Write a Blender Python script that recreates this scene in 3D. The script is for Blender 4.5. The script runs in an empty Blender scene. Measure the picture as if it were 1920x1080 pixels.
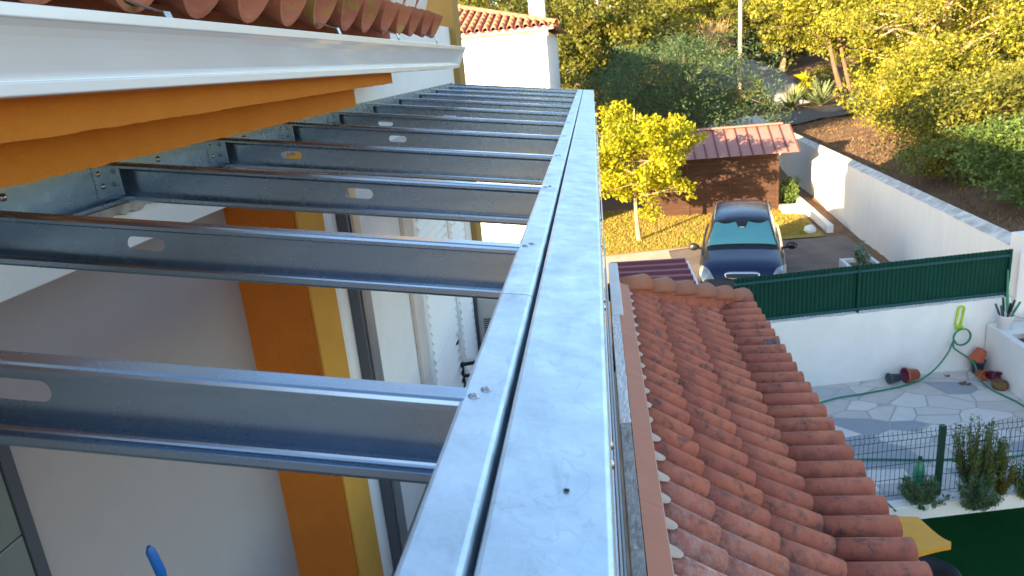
import bpy, math, random
import numpy as np
from mathutils import Vector, Matrix, Euler
R = math.radians
sc = bpy.context.scene
COL = sc.collection

# ------------------------------------------------------------ camera, light
cam_d = bpy.data.cameras.new("camera"); cam = bpy.data.objects.new("camera", cam_d); COL.objects.link(cam)
xd = Vector((0.991, 0.103, -0.090)).normalized(); bk = Vector((0.125, -0.947, 0.295)).normalized()
upv = bk.cross(xd).normalized(); xd = upv.cross(bk).normalized()
cam.matrix_world = Matrix((( xd.x, upv.x, bk.x, 0), (xd.y, upv.y, bk.y, 0), (xd.z, upv.z, bk.z, 0), (0, 0, 0, 1)))
cam_d.sensor_width = 36.0; cam_d.lens = 1381/1920*36.0
cam_d.clip_start = 0.02; cam_d.clip_end = 1500
cam_d.dof.use_dof = True; cam_d.dof.focus_distance = 2.0; cam_d.dof.aperture_fstop = 9.0
sc.camera = cam
SUN_EL = R(13.5); SUN_AZ = R(51)      # light travels towards (cos az, sin az)
tr = Vector((math.cos(SUN_AZ)*math.cos(SUN_EL), math.sin(SUN_AZ)*math.cos(SUN_EL), -math.sin(SUN_EL)))
w = bpy.data.worlds.new("World"); sc.world = w; w.use_nodes = True
nt = w.node_tree; bg = nt.nodes["Background"]
sky = nt.nodes.new("ShaderNodeTexSky"); sky.sky_type = 'NISHITA'; sky.sun_disc = False
sky.sun_elevation = SUN_EL; sky.sun_rotation = math.atan2(-tr.x, -tr.y); sky.air_density = 1.0; sky.dust_density = 0.6
nt.links.new(sky.outputs[0], bg.inputs[0]); bg.inputs[1].default_value = 0.105
ld = bpy.data.lights.new("sun", 'SUN'); ld.energy = 5.0; ld.angle = R(0.5); ld.color = (1.0, 0.76, 0.45)
lo = bpy.data.objects.new("sun", ld); COL.objects.link(lo); lo.rotation_euler = tr.to_track_quat('-Z', 'Y').to_euler(); lo.location = (-20, -20, 12)
sc.view_settings.view_transform = 'Standard'; sc.view_settings.look = 'None'; sc.view_settings.gamma = 1
sc.view_settings.exposure = 2.3
sc.cycles.max_bounces = 8; sc.cycles.transparent_max_bounces = 12
sc.cycles.sample_clamp_indirect = 8

# ------------------------------------------------------------ mesh helpers
def link(name, me, mat=None, parent=None):
    o = bpy.data.objects.new(name, me); COL.objects.link(o)
    if mat is not None: me.materials.append(mat)
    if parent is not None: o.parent = parent
    return o
def tag(o, label=None, cat=None, group=None, kind=None):
    if label: o["label"] = label
    if cat: o["category"] = cat
    if group: o["group"] = group
    if kind: o["kind"] = kind
    return o
def thing(name, label, cat, loc=(0, 0, 0), group=None, rz=0):
    o = bpy.data.objects.new(name, None); COL.objects.link(o); o.location = loc; o.rotation_euler = (0, 0, rz)
    o.empty_display_size = 0.2
    return tag(o, label, cat, group)
def children(o): return [c for c in bpy.data.objects if c.parent == o]
def copy_tree(o, parent=None):
    kids = children(o)
    c = o.copy(); COL.objects.link(c)
    if parent is not None: c.parent = parent
    for k in kids: copy_tree(k, c)
    return c
class MB:
    def __init__(s): s.v = []; s.f = []; s.sm = []
    def add(s, vs, fs, smooth=False):
        b = len(s.v); s.v += [tuple(p) for p in vs]
        for f in fs: s.f.append(tuple(i+b for i in f)); s.sm.append(smooth)
        return s
    def box(s, x0, x1, y0, y1, z0, z1):
        return s.add([(x0,y0,z0),(x1,y0,z0),(x1,y1,z0),(x0,y1,z0),(x0,y0,z1),(x1,y0,z1),(x1,y1,z1),(x0,y1,z1)],
                     [(0,3,2,1),(4,5,6,7),(0,1,5,4),(1,2,6,5),(2,3,7,6),(3,0,4,7)])
    def obox(s, c, X, Y, Z):      # centre and three half-axis vectors
        c = Vector(c); X = Vector(X); Y = Vector(Y); Z = Vector(Z)
        vs = [c+a*X+b*Y+d*Z for d in (-1,1) for a, b in ((-1,-1),(1,-1),(1,1),(-1,1))]
        return s.add(vs, [(0,3,2,1),(4,5,6,7),(0,1,5,4),(1,2,6,5),(2,3,7,6),(3,0,4,7)])
    def prism(s, poly, a, b, ax=1, cap=True, smooth=False):   # closed polygon in the plane normal to axis ax, swept a..b
        n = len(poly)
        def P(p, t):
            return (t, p[0], p[1]) if ax == 0 else ((p[0], t, p[1]) if ax == 1 else (p[0], p[1], t))
        vs = [P(p, a) for p in poly]+[P(p, b) for p in poly]
        fs = [(i, (i+1) % n, n+(i+1) % n, n+i) for i in range(n)]
        s.add(vs, fs, smooth)
        if cap: s.add(vs, [tuple(range(n-1,-1,-1)), tuple(range(n, 2*n))])
        return s
    def tube(s, pts, rad, n=8, cap=True, smooth=True):
        pts = [Vector(p) for p in pts]; m = len(pts)
        if not isinstance(rad, (list, tuple)): rad = [rad]*m
        vs = []; prev = None
        for i, p in enumerate(pts):
            d = (pts[min(i+1, m-1)]-pts[max(i-1, 0)])
            if d.length < 1e-9: d = Vector((0, 0, 1))
            d.normalize()
            if prev is None:
                a = d.orthogonal().normalized()
            else:
                a = (prev-d*prev.dot(d)); a = a.normalized() if a.length > 1e-6 else d.orthogonal().normalized()
            prev = a; b = d.cross(a)
            for k in range(n):
                t = 2*math.pi*k/n; vs.append(p+(a*math.cos(t)+b*math.sin(t))*rad[i])
        fs = [(i*n+k, i*n+(k+1) % n, (i+1)*n+(k+1) % n, (i+1)*n+k) for i in range(m-1) for k in range(n)]
        s.add(vs, fs, smooth)
        if cap: s.add(vs[:n], [tuple(range(n-1,-1,-1))]); s.add(vs[-n:], [tuple(range(n))])
        return s
    def lathe(s, prof, c=(0,0,0), n=20, axis=(0,0,1), smooth=True):   # prof: (r, h) along axis
        c = Vector(c); ax = Vector(axis).normalized(); a = ax.orthogonal().normalized(); b = ax.cross(a)
        vs = []
        for r, h in prof:
            for k in range(n):
                t = 2*math.pi*k/n; vs.append(c+ax*h+(a*math.cos(t)+b*math.sin(t))*r)
        m = len(prof)
        fs = [(i*n+k, i*n+(k+1) % n, (i+1)*n+(k+1) % n, (i+1)*n+k) for i in range(m-1) for k in range(n)]
        return s.add(vs, fs, smooth)
    def grid(s, fn, nu, nv, smooth=True):
        vs = [fn(i/nu, j/nv) for i in range(nu+1) for j in range(nv+1)]
        fs = [(i*(nv+1)+j, (i+1)*(nv+1)+j, (i+1)*(nv+1)+j+1, i*(nv+1)+j+1) for i in range(nu) for j in range(nv)]
        return s.add(vs, fs, smooth)
    def build(s, name, mat, parent=None, bevel=0, label=None, solid=0, seg=2):
        me = bpy.data.meshes.new(name); me.from_pydata([tuple(v) for v in s.v], [], s.f); 
        me.polygons.foreach_set("use_smooth", s.sm); me.update()
        o = link(name, me, mat, parent)
        if solid:
            m = o.modifiers.new("solid", 'SOLIDIFY'); m.thickness = solid; m.offset = 0
        if bevel:
            m = o.modifiers.new("bevel", 'BEVEL'); m.width = bevel; m.segments = seg; m.limit_method = 'ANGLE'; m.angle_limit = R(40)
        if label: o["label"] = label
        return o
def np_mesh(name, V, F, mat, parent=None, smooth=False):     # V (n,3), F (m,k)
    me = bpy.data.meshes.new(name); k = F.shape[1]
    me.vertices.add(len(V)); me.vertices.foreach_set("co", V.astype(np.float32).ravel())
    me.loops.add(F.size); me.loops.foreach_set("vertex_index", F.astype(np.int32).ravel())
    me.polygons.add(len(F)); me.polygons.foreach_set("loop_start", np.arange(0, F.size, k, dtype=np.int32))
    me.polygons.foreach_set("use_smooth", np.full(len(F), smooth)); me.update(calc_edges=True)
    return link(name, me, mat, parent)

# ------------------------------------------------------------ materials
def lnk(nt, a, b): nt.links.new(a, b)
def mat(name, col, rough=0.7, metal=0.0, var=None, vs=8.0, vamt=0.5, bump=0.0, bs=60.0, island=0.0, spec=0.5,
        spots=None, sps=30.0, spt=0.62, stretch=None, trans=0.0, alpha=None, coat=0.0, rvar=0.0, detail=4, objc=False):
    m = bpy.data.materials.new(name); m.use_nodes = True; nt = m.node_tree; N = nt.nodes; L = nt.links
    b = N["Principled BSDF"]; b.inputs["Roughness"].default_value = rough; b.inputs["Metallic"].default_value = metal
    b.inputs["Specular IOR Level"].default_value = spec; b.inputs["Coat Weight"].default_value = coat; b.inputs["Coat Roughness"].default_value = 0.06
    if alpha is not None: b.inputs["Alpha"].default_value = alpha
    geo = N.new("ShaderNodeNewGeometry"); vec = geo.outputs["Position"]
    if objc: vec = N.new("ShaderNodeTexCoord").outputs["Object"]
    if stretch:
        mp = N.new("ShaderNodeMapping"); mp.inputs["Scale"].default_value = stretch; L.new(vec, mp.inputs[0]); vec = mp.outputs[0]
    rgb = N.new("ShaderNodeRGB"); rgb.outputs[0].default_value = (*col, 1); out = rgb.outputs[0]
    def noise(scale, det=detail, rgh=0.6):
        n = N.new("ShaderNodeTexNoise"); n.inputs["Scale"].default_value = scale; n.inputs["Detail"].default_value = det; n.inputs["Roughness"].default_value = rgh
        L.new(vec, n.inputs["Vector"]); return n.outputs["Fac"]
    def ramp(fac, a, c):
        r = N.new("ShaderNodeMapRange"); r.inputs[1].default_value = a; r.inputs[2].default_value = c; L.new(fac, r.inputs[0]); return r.outputs[0]
    def mix(fac, a, c, amt=1.0):
        x = N.new("ShaderNodeMix"); x.data_type = 'RGBA'
        if amt != 1.0:
            mm = N.new("ShaderNodeMath"); mm.operation = 'MULTIPLY'; mm.inputs[1].default_value = amt; L.new(fac, mm.inputs[0]); fac = mm.outputs[0]
        L.new(fac, x.inputs[0]); L.new(a, x.inputs[6])
        if hasattr(c, "links"): L.new(c, x.inputs[7])
        else: x.inputs[7].default_value = (*c, 1)
        return x.outputs[2]
    if var: out = mix(ramp(noise(vs), 0.38, 0.64), out, var, vamt)
    if spots:
        out = mix(ramp(noise(sps, 6, 0.7), spt, spt+0.08), out, spots, 0.75)
    if island:
        hs = N.new("ShaderNodeHueSaturation"); L.new(out, hs.inputs["Color"])
        r = N.new("ShaderNodeMapRange"); r.inputs[3].default_value = 1-island; r.inputs[4].default_value = 1+island
        L.new(geo.outputs["Random Per Island"], r.inputs[0]); L.new(r.outputs[0], hs.inputs["Value"])
        r2 = N.new("ShaderNodeMapRange"); r2.inputs[3].default_value = 0.5-island*0.03; r2.inputs[4].default_value = 0.5+island*0.03
        L.new(geo.outputs["Random Per Island"], r2.inputs[0]); L.new(r2.outputs[0], hs.inputs["Hue"]); out = hs.outputs[0]
    L.new(out, b.inputs["Base Color"])
    if rvar:
        r = N.new("ShaderNodeMapRange"); r.inputs[1].default_value = 0.35; r.inputs[2].default_value = 0.65
        r.inputs[3].default_value = max(0.02, rough-rvar); r.inputs[4].default_value = rough+rvar
        L.new(noise(vs*1.7), r.inputs[0]); L.new(r.outputs[0], b.inputs["Roughness"])
    if bump:
        bn = N.new("ShaderNodeBump"); bn.inputs["Strength"].default_value = bump; bn.inputs["Distance"].default_value = 0.01
        L.new(noise(bs, 5), bn.inputs["Height"]); L.new(bn.outputs[0], b.inputs["Normal"])
    if trans:
        tl = N.new("ShaderNodeBsdfTranslucent"); L.new(out, tl.inputs[0]); ms = N.new("ShaderNodeMixShader"); ms.inputs[0].default_value = trans
        L.new(b.outputs[0], ms.inputs[1]); L.new(tl.outputs[0], ms.inputs[2]); L.new(ms.outputs[0], N["Material Output"].inputs[0])
    m["_col"] = 1
    return m
M = {}
def galv(name, col, rough, crease=0.0):
    m = bpy.data.materials.new(name); m.use_nodes = True; nt = m.node_tree; N = nt.nodes; L = nt.links
    b = N["Principled BSDF"]; b.inputs["Metallic"].default_value = 0.92
    geo = N.new("ShaderNodeNewGeometry"); P = geo.outputs["Position"]
    def noise(scale, det=5, rg=0.6, st=None, dist=0.0):
        v = P
        if st:
            mp = N.new("ShaderNodeMapping"); mp.inputs["Scale"].default_value = st; L.new(P, mp.inputs[0]); v = mp.outputs[0]
        n = N.new("ShaderNodeTexNoise"); n.inputs["Scale"].default_value = scale; n.inputs["Detail"].default_value = det
        n.inputs["Roughness"].default_value = rg; n.inputs["Distortion"].default_value = dist; L.new(v, n.inputs["Vector"]); return n.outputs["Fac"]
    def mr(f, a, c, d, e):
        r = N.new("ShaderNodeMapRange"); r.inputs[1].default_value = a; r.inputs[2].default_value = c; r.inputs[3].default_value = d; r.inputs[4].default_value = e
        L.new(f, r.inputs[0]); return r.outputs[0]
    f1 = mr(noise(14, 6, 0.65), 0.35, 0.65, 0, 1) if crease else mr(noise(9, 4, 0.6, (0.5, 3, 3)), 0.3, 0.7, 0, 0.8)
    mx = N.new("ShaderNodeMix"); mx.data_type = 'RGBA'; L.new(f1, mx.inputs[0]); mx.inputs[6].default_value = (*[c*0.82 for c in col], 1); mx.inputs[7].default_value = (*col, 1)
    f2 = mr(noise(90, 6, 0.75), 0.60, 0.72, 0, 0.55 if crease else 0.05)
    mx2 = N.new("ShaderNodeMix"); mx2.data_type = 'RGBA'; L.new(f2, mx2.inputs[0]); L.new(mx.outputs[2], mx2.inputs[6]); mx2.inputs[7].default_value = (*[c*0.55 for c in col], 1)
    outc = mx2.outputs[2]
    if crease:       # long handling scuffs and creases in the zinc
        f3 = mr(noise(9, 3, 0.5, (0.8, 0.6, 1.0), 1.4), 0.492, 0.50, 0, 1)
        f4 = mr(noise(9, 3, 0.5, (0.8, 0.6, 1.0), 1.4), 0.50, 0.508, 1, 0)
        ml = N.new("ShaderNodeMath"); ml.operation = 'MULTIPLY'; L.new(f3, ml.inputs[0]); L.new(f4, ml.inputs[1])
        brk = mr(noise(12, 3, 0.5), 0.42, 0.55, 0, 0.42)
        m2 = N.new("ShaderNodeMath"); m2.operation = 'MULTIPLY'; L.new(ml.outputs[0], m2.inputs[0]); L.new(brk, m2.inputs[1])
        mx3 = N.new("ShaderNodeMix"); mx3.data_type = 'RGBA'; L.new(m2.outputs[0], mx3.inputs[0]); L.new(outc, mx3.inputs[6]); mx3.inputs[7].default_value = (*[c*0.6 for c in col], 1)
        outc = mx3.outputs[2]
        f5 = mr(noise(26, 6, 0.7, (1, 0.35, 1), 0.5), 0.56, 0.70, 0, 0.5)
        mx4 = N.new("ShaderNodeMix"); mx4.data_type = 'RGBA'; L.new(f5, mx4.inputs[0]); L.new(outc, mx4.inputs[6]); mx4.inputs[7].default_value = (*[c*0.6 for c in col], 1)
        outc = mx4.outputs[2]
    L.new(outc, b.inputs["Base Color"])
    L.new(mr(noise(20, 5), 0.3, 0.7, rough-(0.07 if crease else 0.02), rough+(0.10 if crease else 0.03)), b.inputs["Roughness"])
    bn = N.new("ShaderNodeBump"); bn.inputs["Strength"].default_value = 0.25 if crease else 0.035; bn.inputs["Distance"].default_value = 0.004
    L.new(noise(22, 5, 0.6), bn.inputs["Height"]); L.new(bn.outputs[0], b.inputs["Normal"])
    return m
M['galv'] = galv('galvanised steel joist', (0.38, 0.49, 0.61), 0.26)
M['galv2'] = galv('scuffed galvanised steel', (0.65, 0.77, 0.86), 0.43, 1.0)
M['bolt'] = mat('zinc bolt', (0.45, 0.47, 0.5), 0.3, 0.95, bump=0.1)
M['dark'] = mat('dark gap', (0.012, 0.012, 0.014), 0.8)
M['white'] = mat('white masonry paint', (0.80, 0.80, 0.79), 0.85, var=(0.70, 0.70, 0.68), vs=3, vamt=0.5, bump=0.5, bs=90)
M['whitewall'] = mat('weathered white wall paint', (0.80, 0.79, 0.77), 0.88, var=(0.60, 0.60, 0.59), vs=3, vamt=0.2, bump=0.5, bs=50, stretch=(1.6, 1.6, 0.28), spots=(0.45, 0.45, 0.45), sps=4, spt=0.70)
M['coping'] = mat('grey weathered coping', (0.62, 0.62, 0.60), 0.9, var=(0.30, 0.30, 0.29), vs=4, vamt=0.8, bump=0.7, bs=30)
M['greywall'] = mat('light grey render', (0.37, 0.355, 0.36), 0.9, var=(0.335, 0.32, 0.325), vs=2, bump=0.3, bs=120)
M['pillar'] = mat('ochre render with painted shade', (0.55, 0.165, 0.013), 0.88, var=(0.46, 0.13, 0.012), vs=4, vamt=0.5, bump=0.8, bs=90)  # same paint as the cornice, darker copy with shade mixed into the colour
M['orange'] = mat('ochre orange render', (0.64, 0.215, 0.014), 0.88, var=(0.60, 0.18, 0.010), vs=6, vamt=0.6, bump=0.7, bs=140, spots=(0.36, 0.13, 0.02), sps=70, spt=0.66)
M['yellow'] = mat('yellow render', (0.58, 0.29, 0.035), 0.88, var=(0.50, 0.24, 0.03), vs=5, vamt=0.5, bump=0.4, bs=120)
M['yellowwall'] = mat('mustard yellow render', (0.34, 0.21, 0.055), 0.9, var=(0.29, 0.175, 0.045), vs=4, bump=0.4, bs=90)
M['gutter'] = mat('white lacquered aluminium', (0.76, 0.78, 0.80), 0.20, var=(0.72, 0.74, 0.76), vs=3, vamt=0.4, coat=0.3)
M['shutter'] = mat('white painted shutter', (0.78, 0.79, 0.80), 0.4, bump=0.05)
M['frame_pink'] = mat('pale stone window surround', (0.62, 0.56, 0.52), 0.7, var=(0.5, 0.44, 0.4), vs=9)
M['pipe'] = mat('grey metal downpipe', (0.34, 0.37, 0.39), 0.32, 0.7, var=(0.25, 0.27, 0.3), vs=6)
M['cement'] = mat('rough cement', (0.44, 0.42, 0.40), 0.95, var=(0.26, 0.24, 0.22), vs=14, vamt=0.8, bump=1.0, bs=40, spots=(0.6, 0.6, 0.58), sps=18)
M['cream'] = mat('pale lime mortar', (0.58, 0.46, 0.38), 0.95, var=(0.46, 0.34, 0.28), vs=20, bump=0.6, bs=60)
M['tileold'] = mat('weathered clay tile', (0.46, 0.155, 0.075), 0.85, var=(0.36, 0.11, 0.06), vs=10, vamt=0.7, island=0.12, bump=0.4, bs=70, spots=(0.36, 0.25, 0.05), sps=6, spt=0.56)
M['hiptile'] = mat('clay ridge tile', (0.36, 0.115, 0.055), 0.8, var=(0.28, 0.13, 0.08), vs=8, vamt=0.7, island=0.1, bump=0.3, bs=60)
M['flash'] = mat('terracotta painted flashing', (0.50, 0.18, 0.10), 0.6, var=(0.44, 0.15, 0.085), vs=4, vamt=0.6, bump=0.15, bs=50, spots=(0.56, 0.42, 0.36), sps=12, spt=0.70)
def tile_mat():
    m = mat('clay roof tile', (0.45, 0.142, 0.088), 0.85, spec=0.3, var=(0.36, 0.105, 0.070), vs=9, vamt=0.6, island=0.09, bump=0.35, bs=80)
    nt = m.node_tree; N = nt.nodes; L = nt.links; b = N["Principled BSDF"]
    src = b.inputs["Base Color"].links[0].from_socket; geo = N.new("ShaderNodeNewGeometry"); P = geo.outputs["Position"]
    def noise(s, d, r=0.6, st=None):
        v = P
        if st:
            mp = N.new("ShaderNodeMapping"); mp.inputs["Scale"].default_value = st; L.new(P, mp.inputs[0]); v = mp.outputs[0]
        n = N.new("ShaderNodeTexNoise"); n.inputs["Scale"].default_value = s; n.inputs["Detail"].default_value = d; n.inputs["Roughness"].default_value = r; L.new(v, n.inputs["Vector"]); return n.outputs["Fac"]
    def mr(f, a, c, d=0.0, e=1.0):
        r = N.new("ShaderNodeMapRange"); r.inputs[1].default_value = a; r.inputs[2].default_value = c; r.inputs[3].default_value = d; r.inputs[4].default_value = e; L.new(f, r.inputs[0]); return r.outputs[0]
    def mul(a, c):
        x = N.new("ShaderNodeMath"); x.operation = 'MULTIPLY'; L.new(a, x.inputs[0])
        if isinstance(c, float): x.inputs[1].default_value = c
        else: L.new(c, x.inputs[1])
        return x.outputs[0]
    def mx(f, a, c):
        x = N.new("ShaderNodeMix"); x.data_type = 'RGBA'; L.new(f, x.inputs[0]); L.new(a, x.inputs[6]); x.inputs[7].default_value = (*c, 1); return x.outputs[2]
    blk = mul(mr(noise(11, 7, 0.7), 0.50, 0.66), mr(noise(2.5, 2), 0.35, 0.6, 0.5, 0.95))
    out = mx(blk, src, (0.115, 0.065, 0.060))
    blk2 = mr(noise(45, 4, 0.6), 0.66, 0.72, 0, 0.8); out = mx(blk2, out, (0.07, 0.045, 0.04))
    # white cement dust that settled on the upward sides nearest the worked wall
    sep = N.new("ShaderNodeSeparateXYZ"); L.new(P, sep.inputs[0])
    near = mr(sep.outputs["Y"], 2.4, 4.1, 1.0, 0.0); nx = mr(sep.outputs["X"], 0.2, 1.3, 1.0, 0.15)
    sn = N.new("ShaderNodeSeparateXYZ"); L.new(geo.outputs["Normal"], sn.inputs[0])
    upf = mr(sn.outputs["Y"], -0.1, 0.9, 0.25, 1.0)
    dust = mul(mul(mul(near, nx), mr(noise(16, 8, 0.75), 0.38, 0.62)), upf); dust = mul(dust, 3.4)
    cl = N.new('ShaderNodeClamp'); L.new(dust, cl.inputs[0]); dust = mul(cl.outputs[0], 0.85)
    out = mx(dust, out, (0.66, 0.58, 0.55))
    L.new(out, b.inputs["Base Color"])
    return m
M['tile'] = tile_mat()
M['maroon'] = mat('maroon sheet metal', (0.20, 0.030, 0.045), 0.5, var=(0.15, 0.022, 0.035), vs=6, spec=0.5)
M['shedroof'] = mat('faded red sheet roof', (0.40, 0.20, 0.17), 0.42, 0.1, var=(0.34, 0.16, 0.14), vs=3, bump=0.1)
def plank_mat():
    m = mat('dark stained boards', (0.066, 0.028, 0.015), 0.85, var=(0.038, 0.017, 0.010), vs=3, vamt=0.7, bump=0.3, bs=40, stretch=(0.5, 0.5, 5), spots=(0.17, 0.10, 0.06), sps=2.2, spt=0.6)
    return m
M['planks'] = plank_mat()
M['ribs'] = mat('shadow toned roof ribs', (0.13, 0.045, 0.035), 0.6)  # dark brown puts the shadow lines of the ribs into their colour
M['greensheet'] = mat('dark green sheet fence', (0.004, 0.058, 0.040), 0.6, spec=0.2, var=(0.005, 0.046, 0.034), vs=4)
M['greenmetal'] = mat('blue green painted rail', (0.010, 0.075, 0.085), 0.4)
M['greenpost'] = mat('dark green coated steel', (0.008, 0.040, 0.030), 0.45)
M['wire'] = mat('dark green coated wire', (0.010, 0.030, 0.032), 0.5)
M['hose'] = mat('green garden hose', (0.012, 0.21, 0.11), 0.4)
M['lime'] = mat('lime green plastic', (0.42, 0.62, 0.02), 0.4)
M['terrapot'] = mat('terracotta plastic', (0.45, 0.10, 0.045), 0.5, var=(0.36, 0.08, 0.04), vs=14)
M['greypot'] = mat('dark grey plastic', (0.06, 0.075, 0.10), 0.45)
M['purplepot'] = mat('dark purple plastic', (0.13, 0.02, 0.06), 0.45)
M['basket'] = mat('brown dried wicker', (0.22, 0.13, 0.05), 0.9, var=(0.10, 0.06, 0.03), vs=60, vamt=0.9, bump=1.0, bs=60)
M['tan'] = mat('pale trunk bark', (0.46, 0.33, 0.20), 0.9, var=(0.30, 0.21, 0.13), vs=4, vamt=0.7, bump=0.6, bs=20)
M['bark'] = mat('brown bark', (0.20, 0.13, 0.08), 0.95, var=(0.11, 0.07, 0.05), vs=6, vamt=0.8, bump=0.8, bs=18)
M['twig'] = mat('dry twigs', (0.42, 0.28, 0.15), 0.9, var=(0.28, 0.18, 0.1), vs=3)
def leafmat(name, c, c2, tr=0.35):
    return mat(name, c, 0.55, var=c2, vs=0.7, vamt=1.0, island=0.38, trans=tr, spec=0.35)
M['leaf_lemon'] = leafmat('lemon tree leaves', (0.40, 0.37, 0.012), (0.29, 0.31, 0.012), 0.45)
M['leaf_yellow'] = leafmat('yellow green leaves', (0.37, 0.335, 0.030), (0.17, 0.19, 0.022), 0.42)
M['leaf_mid'] = leafmat('mid green leaves', (0.19, 0.18, 0.022), (0.08, 0.10, 0.016))
M['leaf_dark'] = leafmat('blue green feathery leaves', (0.115, 0.175, 0.07), (0.065, 0.115, 0.045))
M['leaf_wood'] = leafmat('far wood leaves', (0.13, 0.125, 0.018), (0.05, 0.06, 0.012))
M['leaf_deep'] = leafmat('dark shade leaves', (0.06, 0.085, 0.018), (0.035, 0.055, 0.014))
M['leaf_rose'] = leafmat('rosemary leaves', (0.12, 0.23, 0.11), (0.07, 0.15, 0.07))
M['leaf_bed'] = leafmat('bed plant leaves', (0.12, 0.185, 0.04), (0.07, 0.12, 0.028))
M['agave'] = leafmat('agave leaves', (0.22, 0.26, 0.11), (0.15, 0.19, 0.09), 0.1)
M['cactus'] = leafmat('pale cactus pads', (0.22, 0.30, 0.20), (0.15, 0.22, 0.15), 0.1)
M['earth'] = mat('dry brown earth', (0.20, 0.115, 0.065), 0.95, var=(0.12, 0.07, 0.04), vs=1.3, vamt=0.9, bump=1.0, bs=6, spots=(0.30, 0.20, 0.13), sps=5, spt=0.58, detail=8)
M['lawn'] = mat('dry yellow green lawn', (0.26, 0.21, 0.03), 0.95, var=(0.34, 0.22, 0.06), vs=2.2, vamt=0.8, bump=1.0, bs=30, spots=(0.30, 0.20, 0.09), sps=6, spt=0.6, detail=8)
M['turf'] = mat('artificial turf', (0.003, 0.050, 0.012), 0.95, spec=0.05, var=(0.004, 0.028, 0.010), vs=30, bump=1.0, bs=300)
M['asphalt'] = mat('grey asphalt', (0.13, 0.13, 0.14), 0.9, var=(0.09, 0.09, 0.095), vs=2, bump=0.4, bs=80)
M['drive'] = mat('worn concrete drive', (0.21, 0.165, 0.14), 0.9, var=(0.13, 0.10, 0.085), vs=1.4, vamt=0.85, bump=0.5, bs=50, detail=8)
M['path'] = mat('pale concrete path', (0.50, 0.42, 0.34), 0.9, var=(0.40, 0.32, 0.24), vs=2, vamt=0.8, bump=0.4, bs=60)
M['gravel'] = mat('grey crushed gravel', (0.30, 0.31, 0.34), 0.95, var=(0.20, 0.20, 0.22), vs=1.5, vamt=0.7, bump=1.0, bs=9, detail=8)
M['pole'] = mat('weathered wooden pole', (0.46, 0.40, 0.32), 0.9, var=(0.30, 0.26, 0.20), vs=3)
M['cable'] = mat('black cable', (0.03, 0.03, 0.03), 0.6)
M['blue'] = mat('blue plastic handle', (0.01, 0.16, 0.62), 0.35)
M['darktile'] = mat('grey green glazed tile', (0.16, 0.19, 0.19), 0.35, var=(0.12, 0.15, 0.15), vs=5)
M['floor'] = mat('terrace floor tiles', (0.20, 0.19, 0.18), 0.6, var=(0.15, 0.14, 0.13), vs=4)
M['acwhite'] = mat('off white appliance', (0.62, 0.63, 0.60), 0.45)
M['blackmetal'] = mat('black painted metal', (0.02, 0.02, 0.025), 0.4, 0.3)
M['yellowboard'] = mat('yellow painted board', (0.68, 0.32, 0.03), 0.7, var=(0.52, 0.26, 0.03), vs=6, bump=0.15)
M['blackpot'] = mat('black moulded plastic', (0.018, 0.020, 0.025), 0.4)
M['carpaint'] = mat('dark blue car paint', (0.004, 0.014, 0.055), 0.26, 0.0, coat=0.4, spec=0.25)
M['carblack'] = mat('black car trim', (0.012, 0.012, 0.014), 0.35)
M['chrome'] = mat('chrome trim', (0.75, 0.75, 0.76), 0.15, 1.0)
M['lens'] = mat('clear headlight lens', (0.34, 0.35, 0.35), 0.10, 0.4, var=(0.08, 0.08, 0.08), vs=7, coat=1.0)
M['tyre'] = mat('tyre rubber', (0.015, 0.015, 0.016), 0.85)
M['teal'] = mat('teal foil sunshade', (0.38, 0.80, 0.76), 0.5, 0.0, var=(0.32, 0.72, 0.70), vs=3, bump=0.2, bs=5)
M['carglass'] = mat('dark car glass', (0.01, 0.013, 0.016), 0.05, coat=1.0, spec=0.8)
M['sticker'] = mat('pale green sticker', (0.35, 0.50, 0.38), 0.6)
M['lantern'] = mat('green translucent plastic', (0.10, 0.45, 0.28), 0.3, trans=0.4)
M['debris'] = mat('grey crumpled scrap', (0.10, 0.12, 0.15), 0.5, var=(0.3, 0.33, 0.36), vs=60)
def glass_mat():
    m = bpy.data.materials.new('windscreen glass'); m.use_nodes = True; nt = m.node_tree; N = nt.nodes
    for n in list(N):
        if n.type == 'BSDF_PRINCIPLED': N.remove(n)
    t = N.new("ShaderNodeBsdfTransparent"); t.inputs[0].default_value = (0.86, 0.93, 0.92, 1); g = N.new("ShaderNodeBsdfGlossy"); g.inputs["Roughness"].default_value = 0.03
    f = N.new("ShaderNodeFresnel"); f.inputs[0].default_value = 1.5; x = N.new("ShaderNodeMixShader")
    nt.links.new(f.outputs[0], x.inputs[0]); nt.links.new(t.outputs[0], x.inputs[1]); nt.links.new(g.outputs[0], x.inputs[2]); nt.links.new(x.outputs[0], N["Material Output"].inputs[0])
    return m
M['glass'] = glass_mat()
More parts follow.
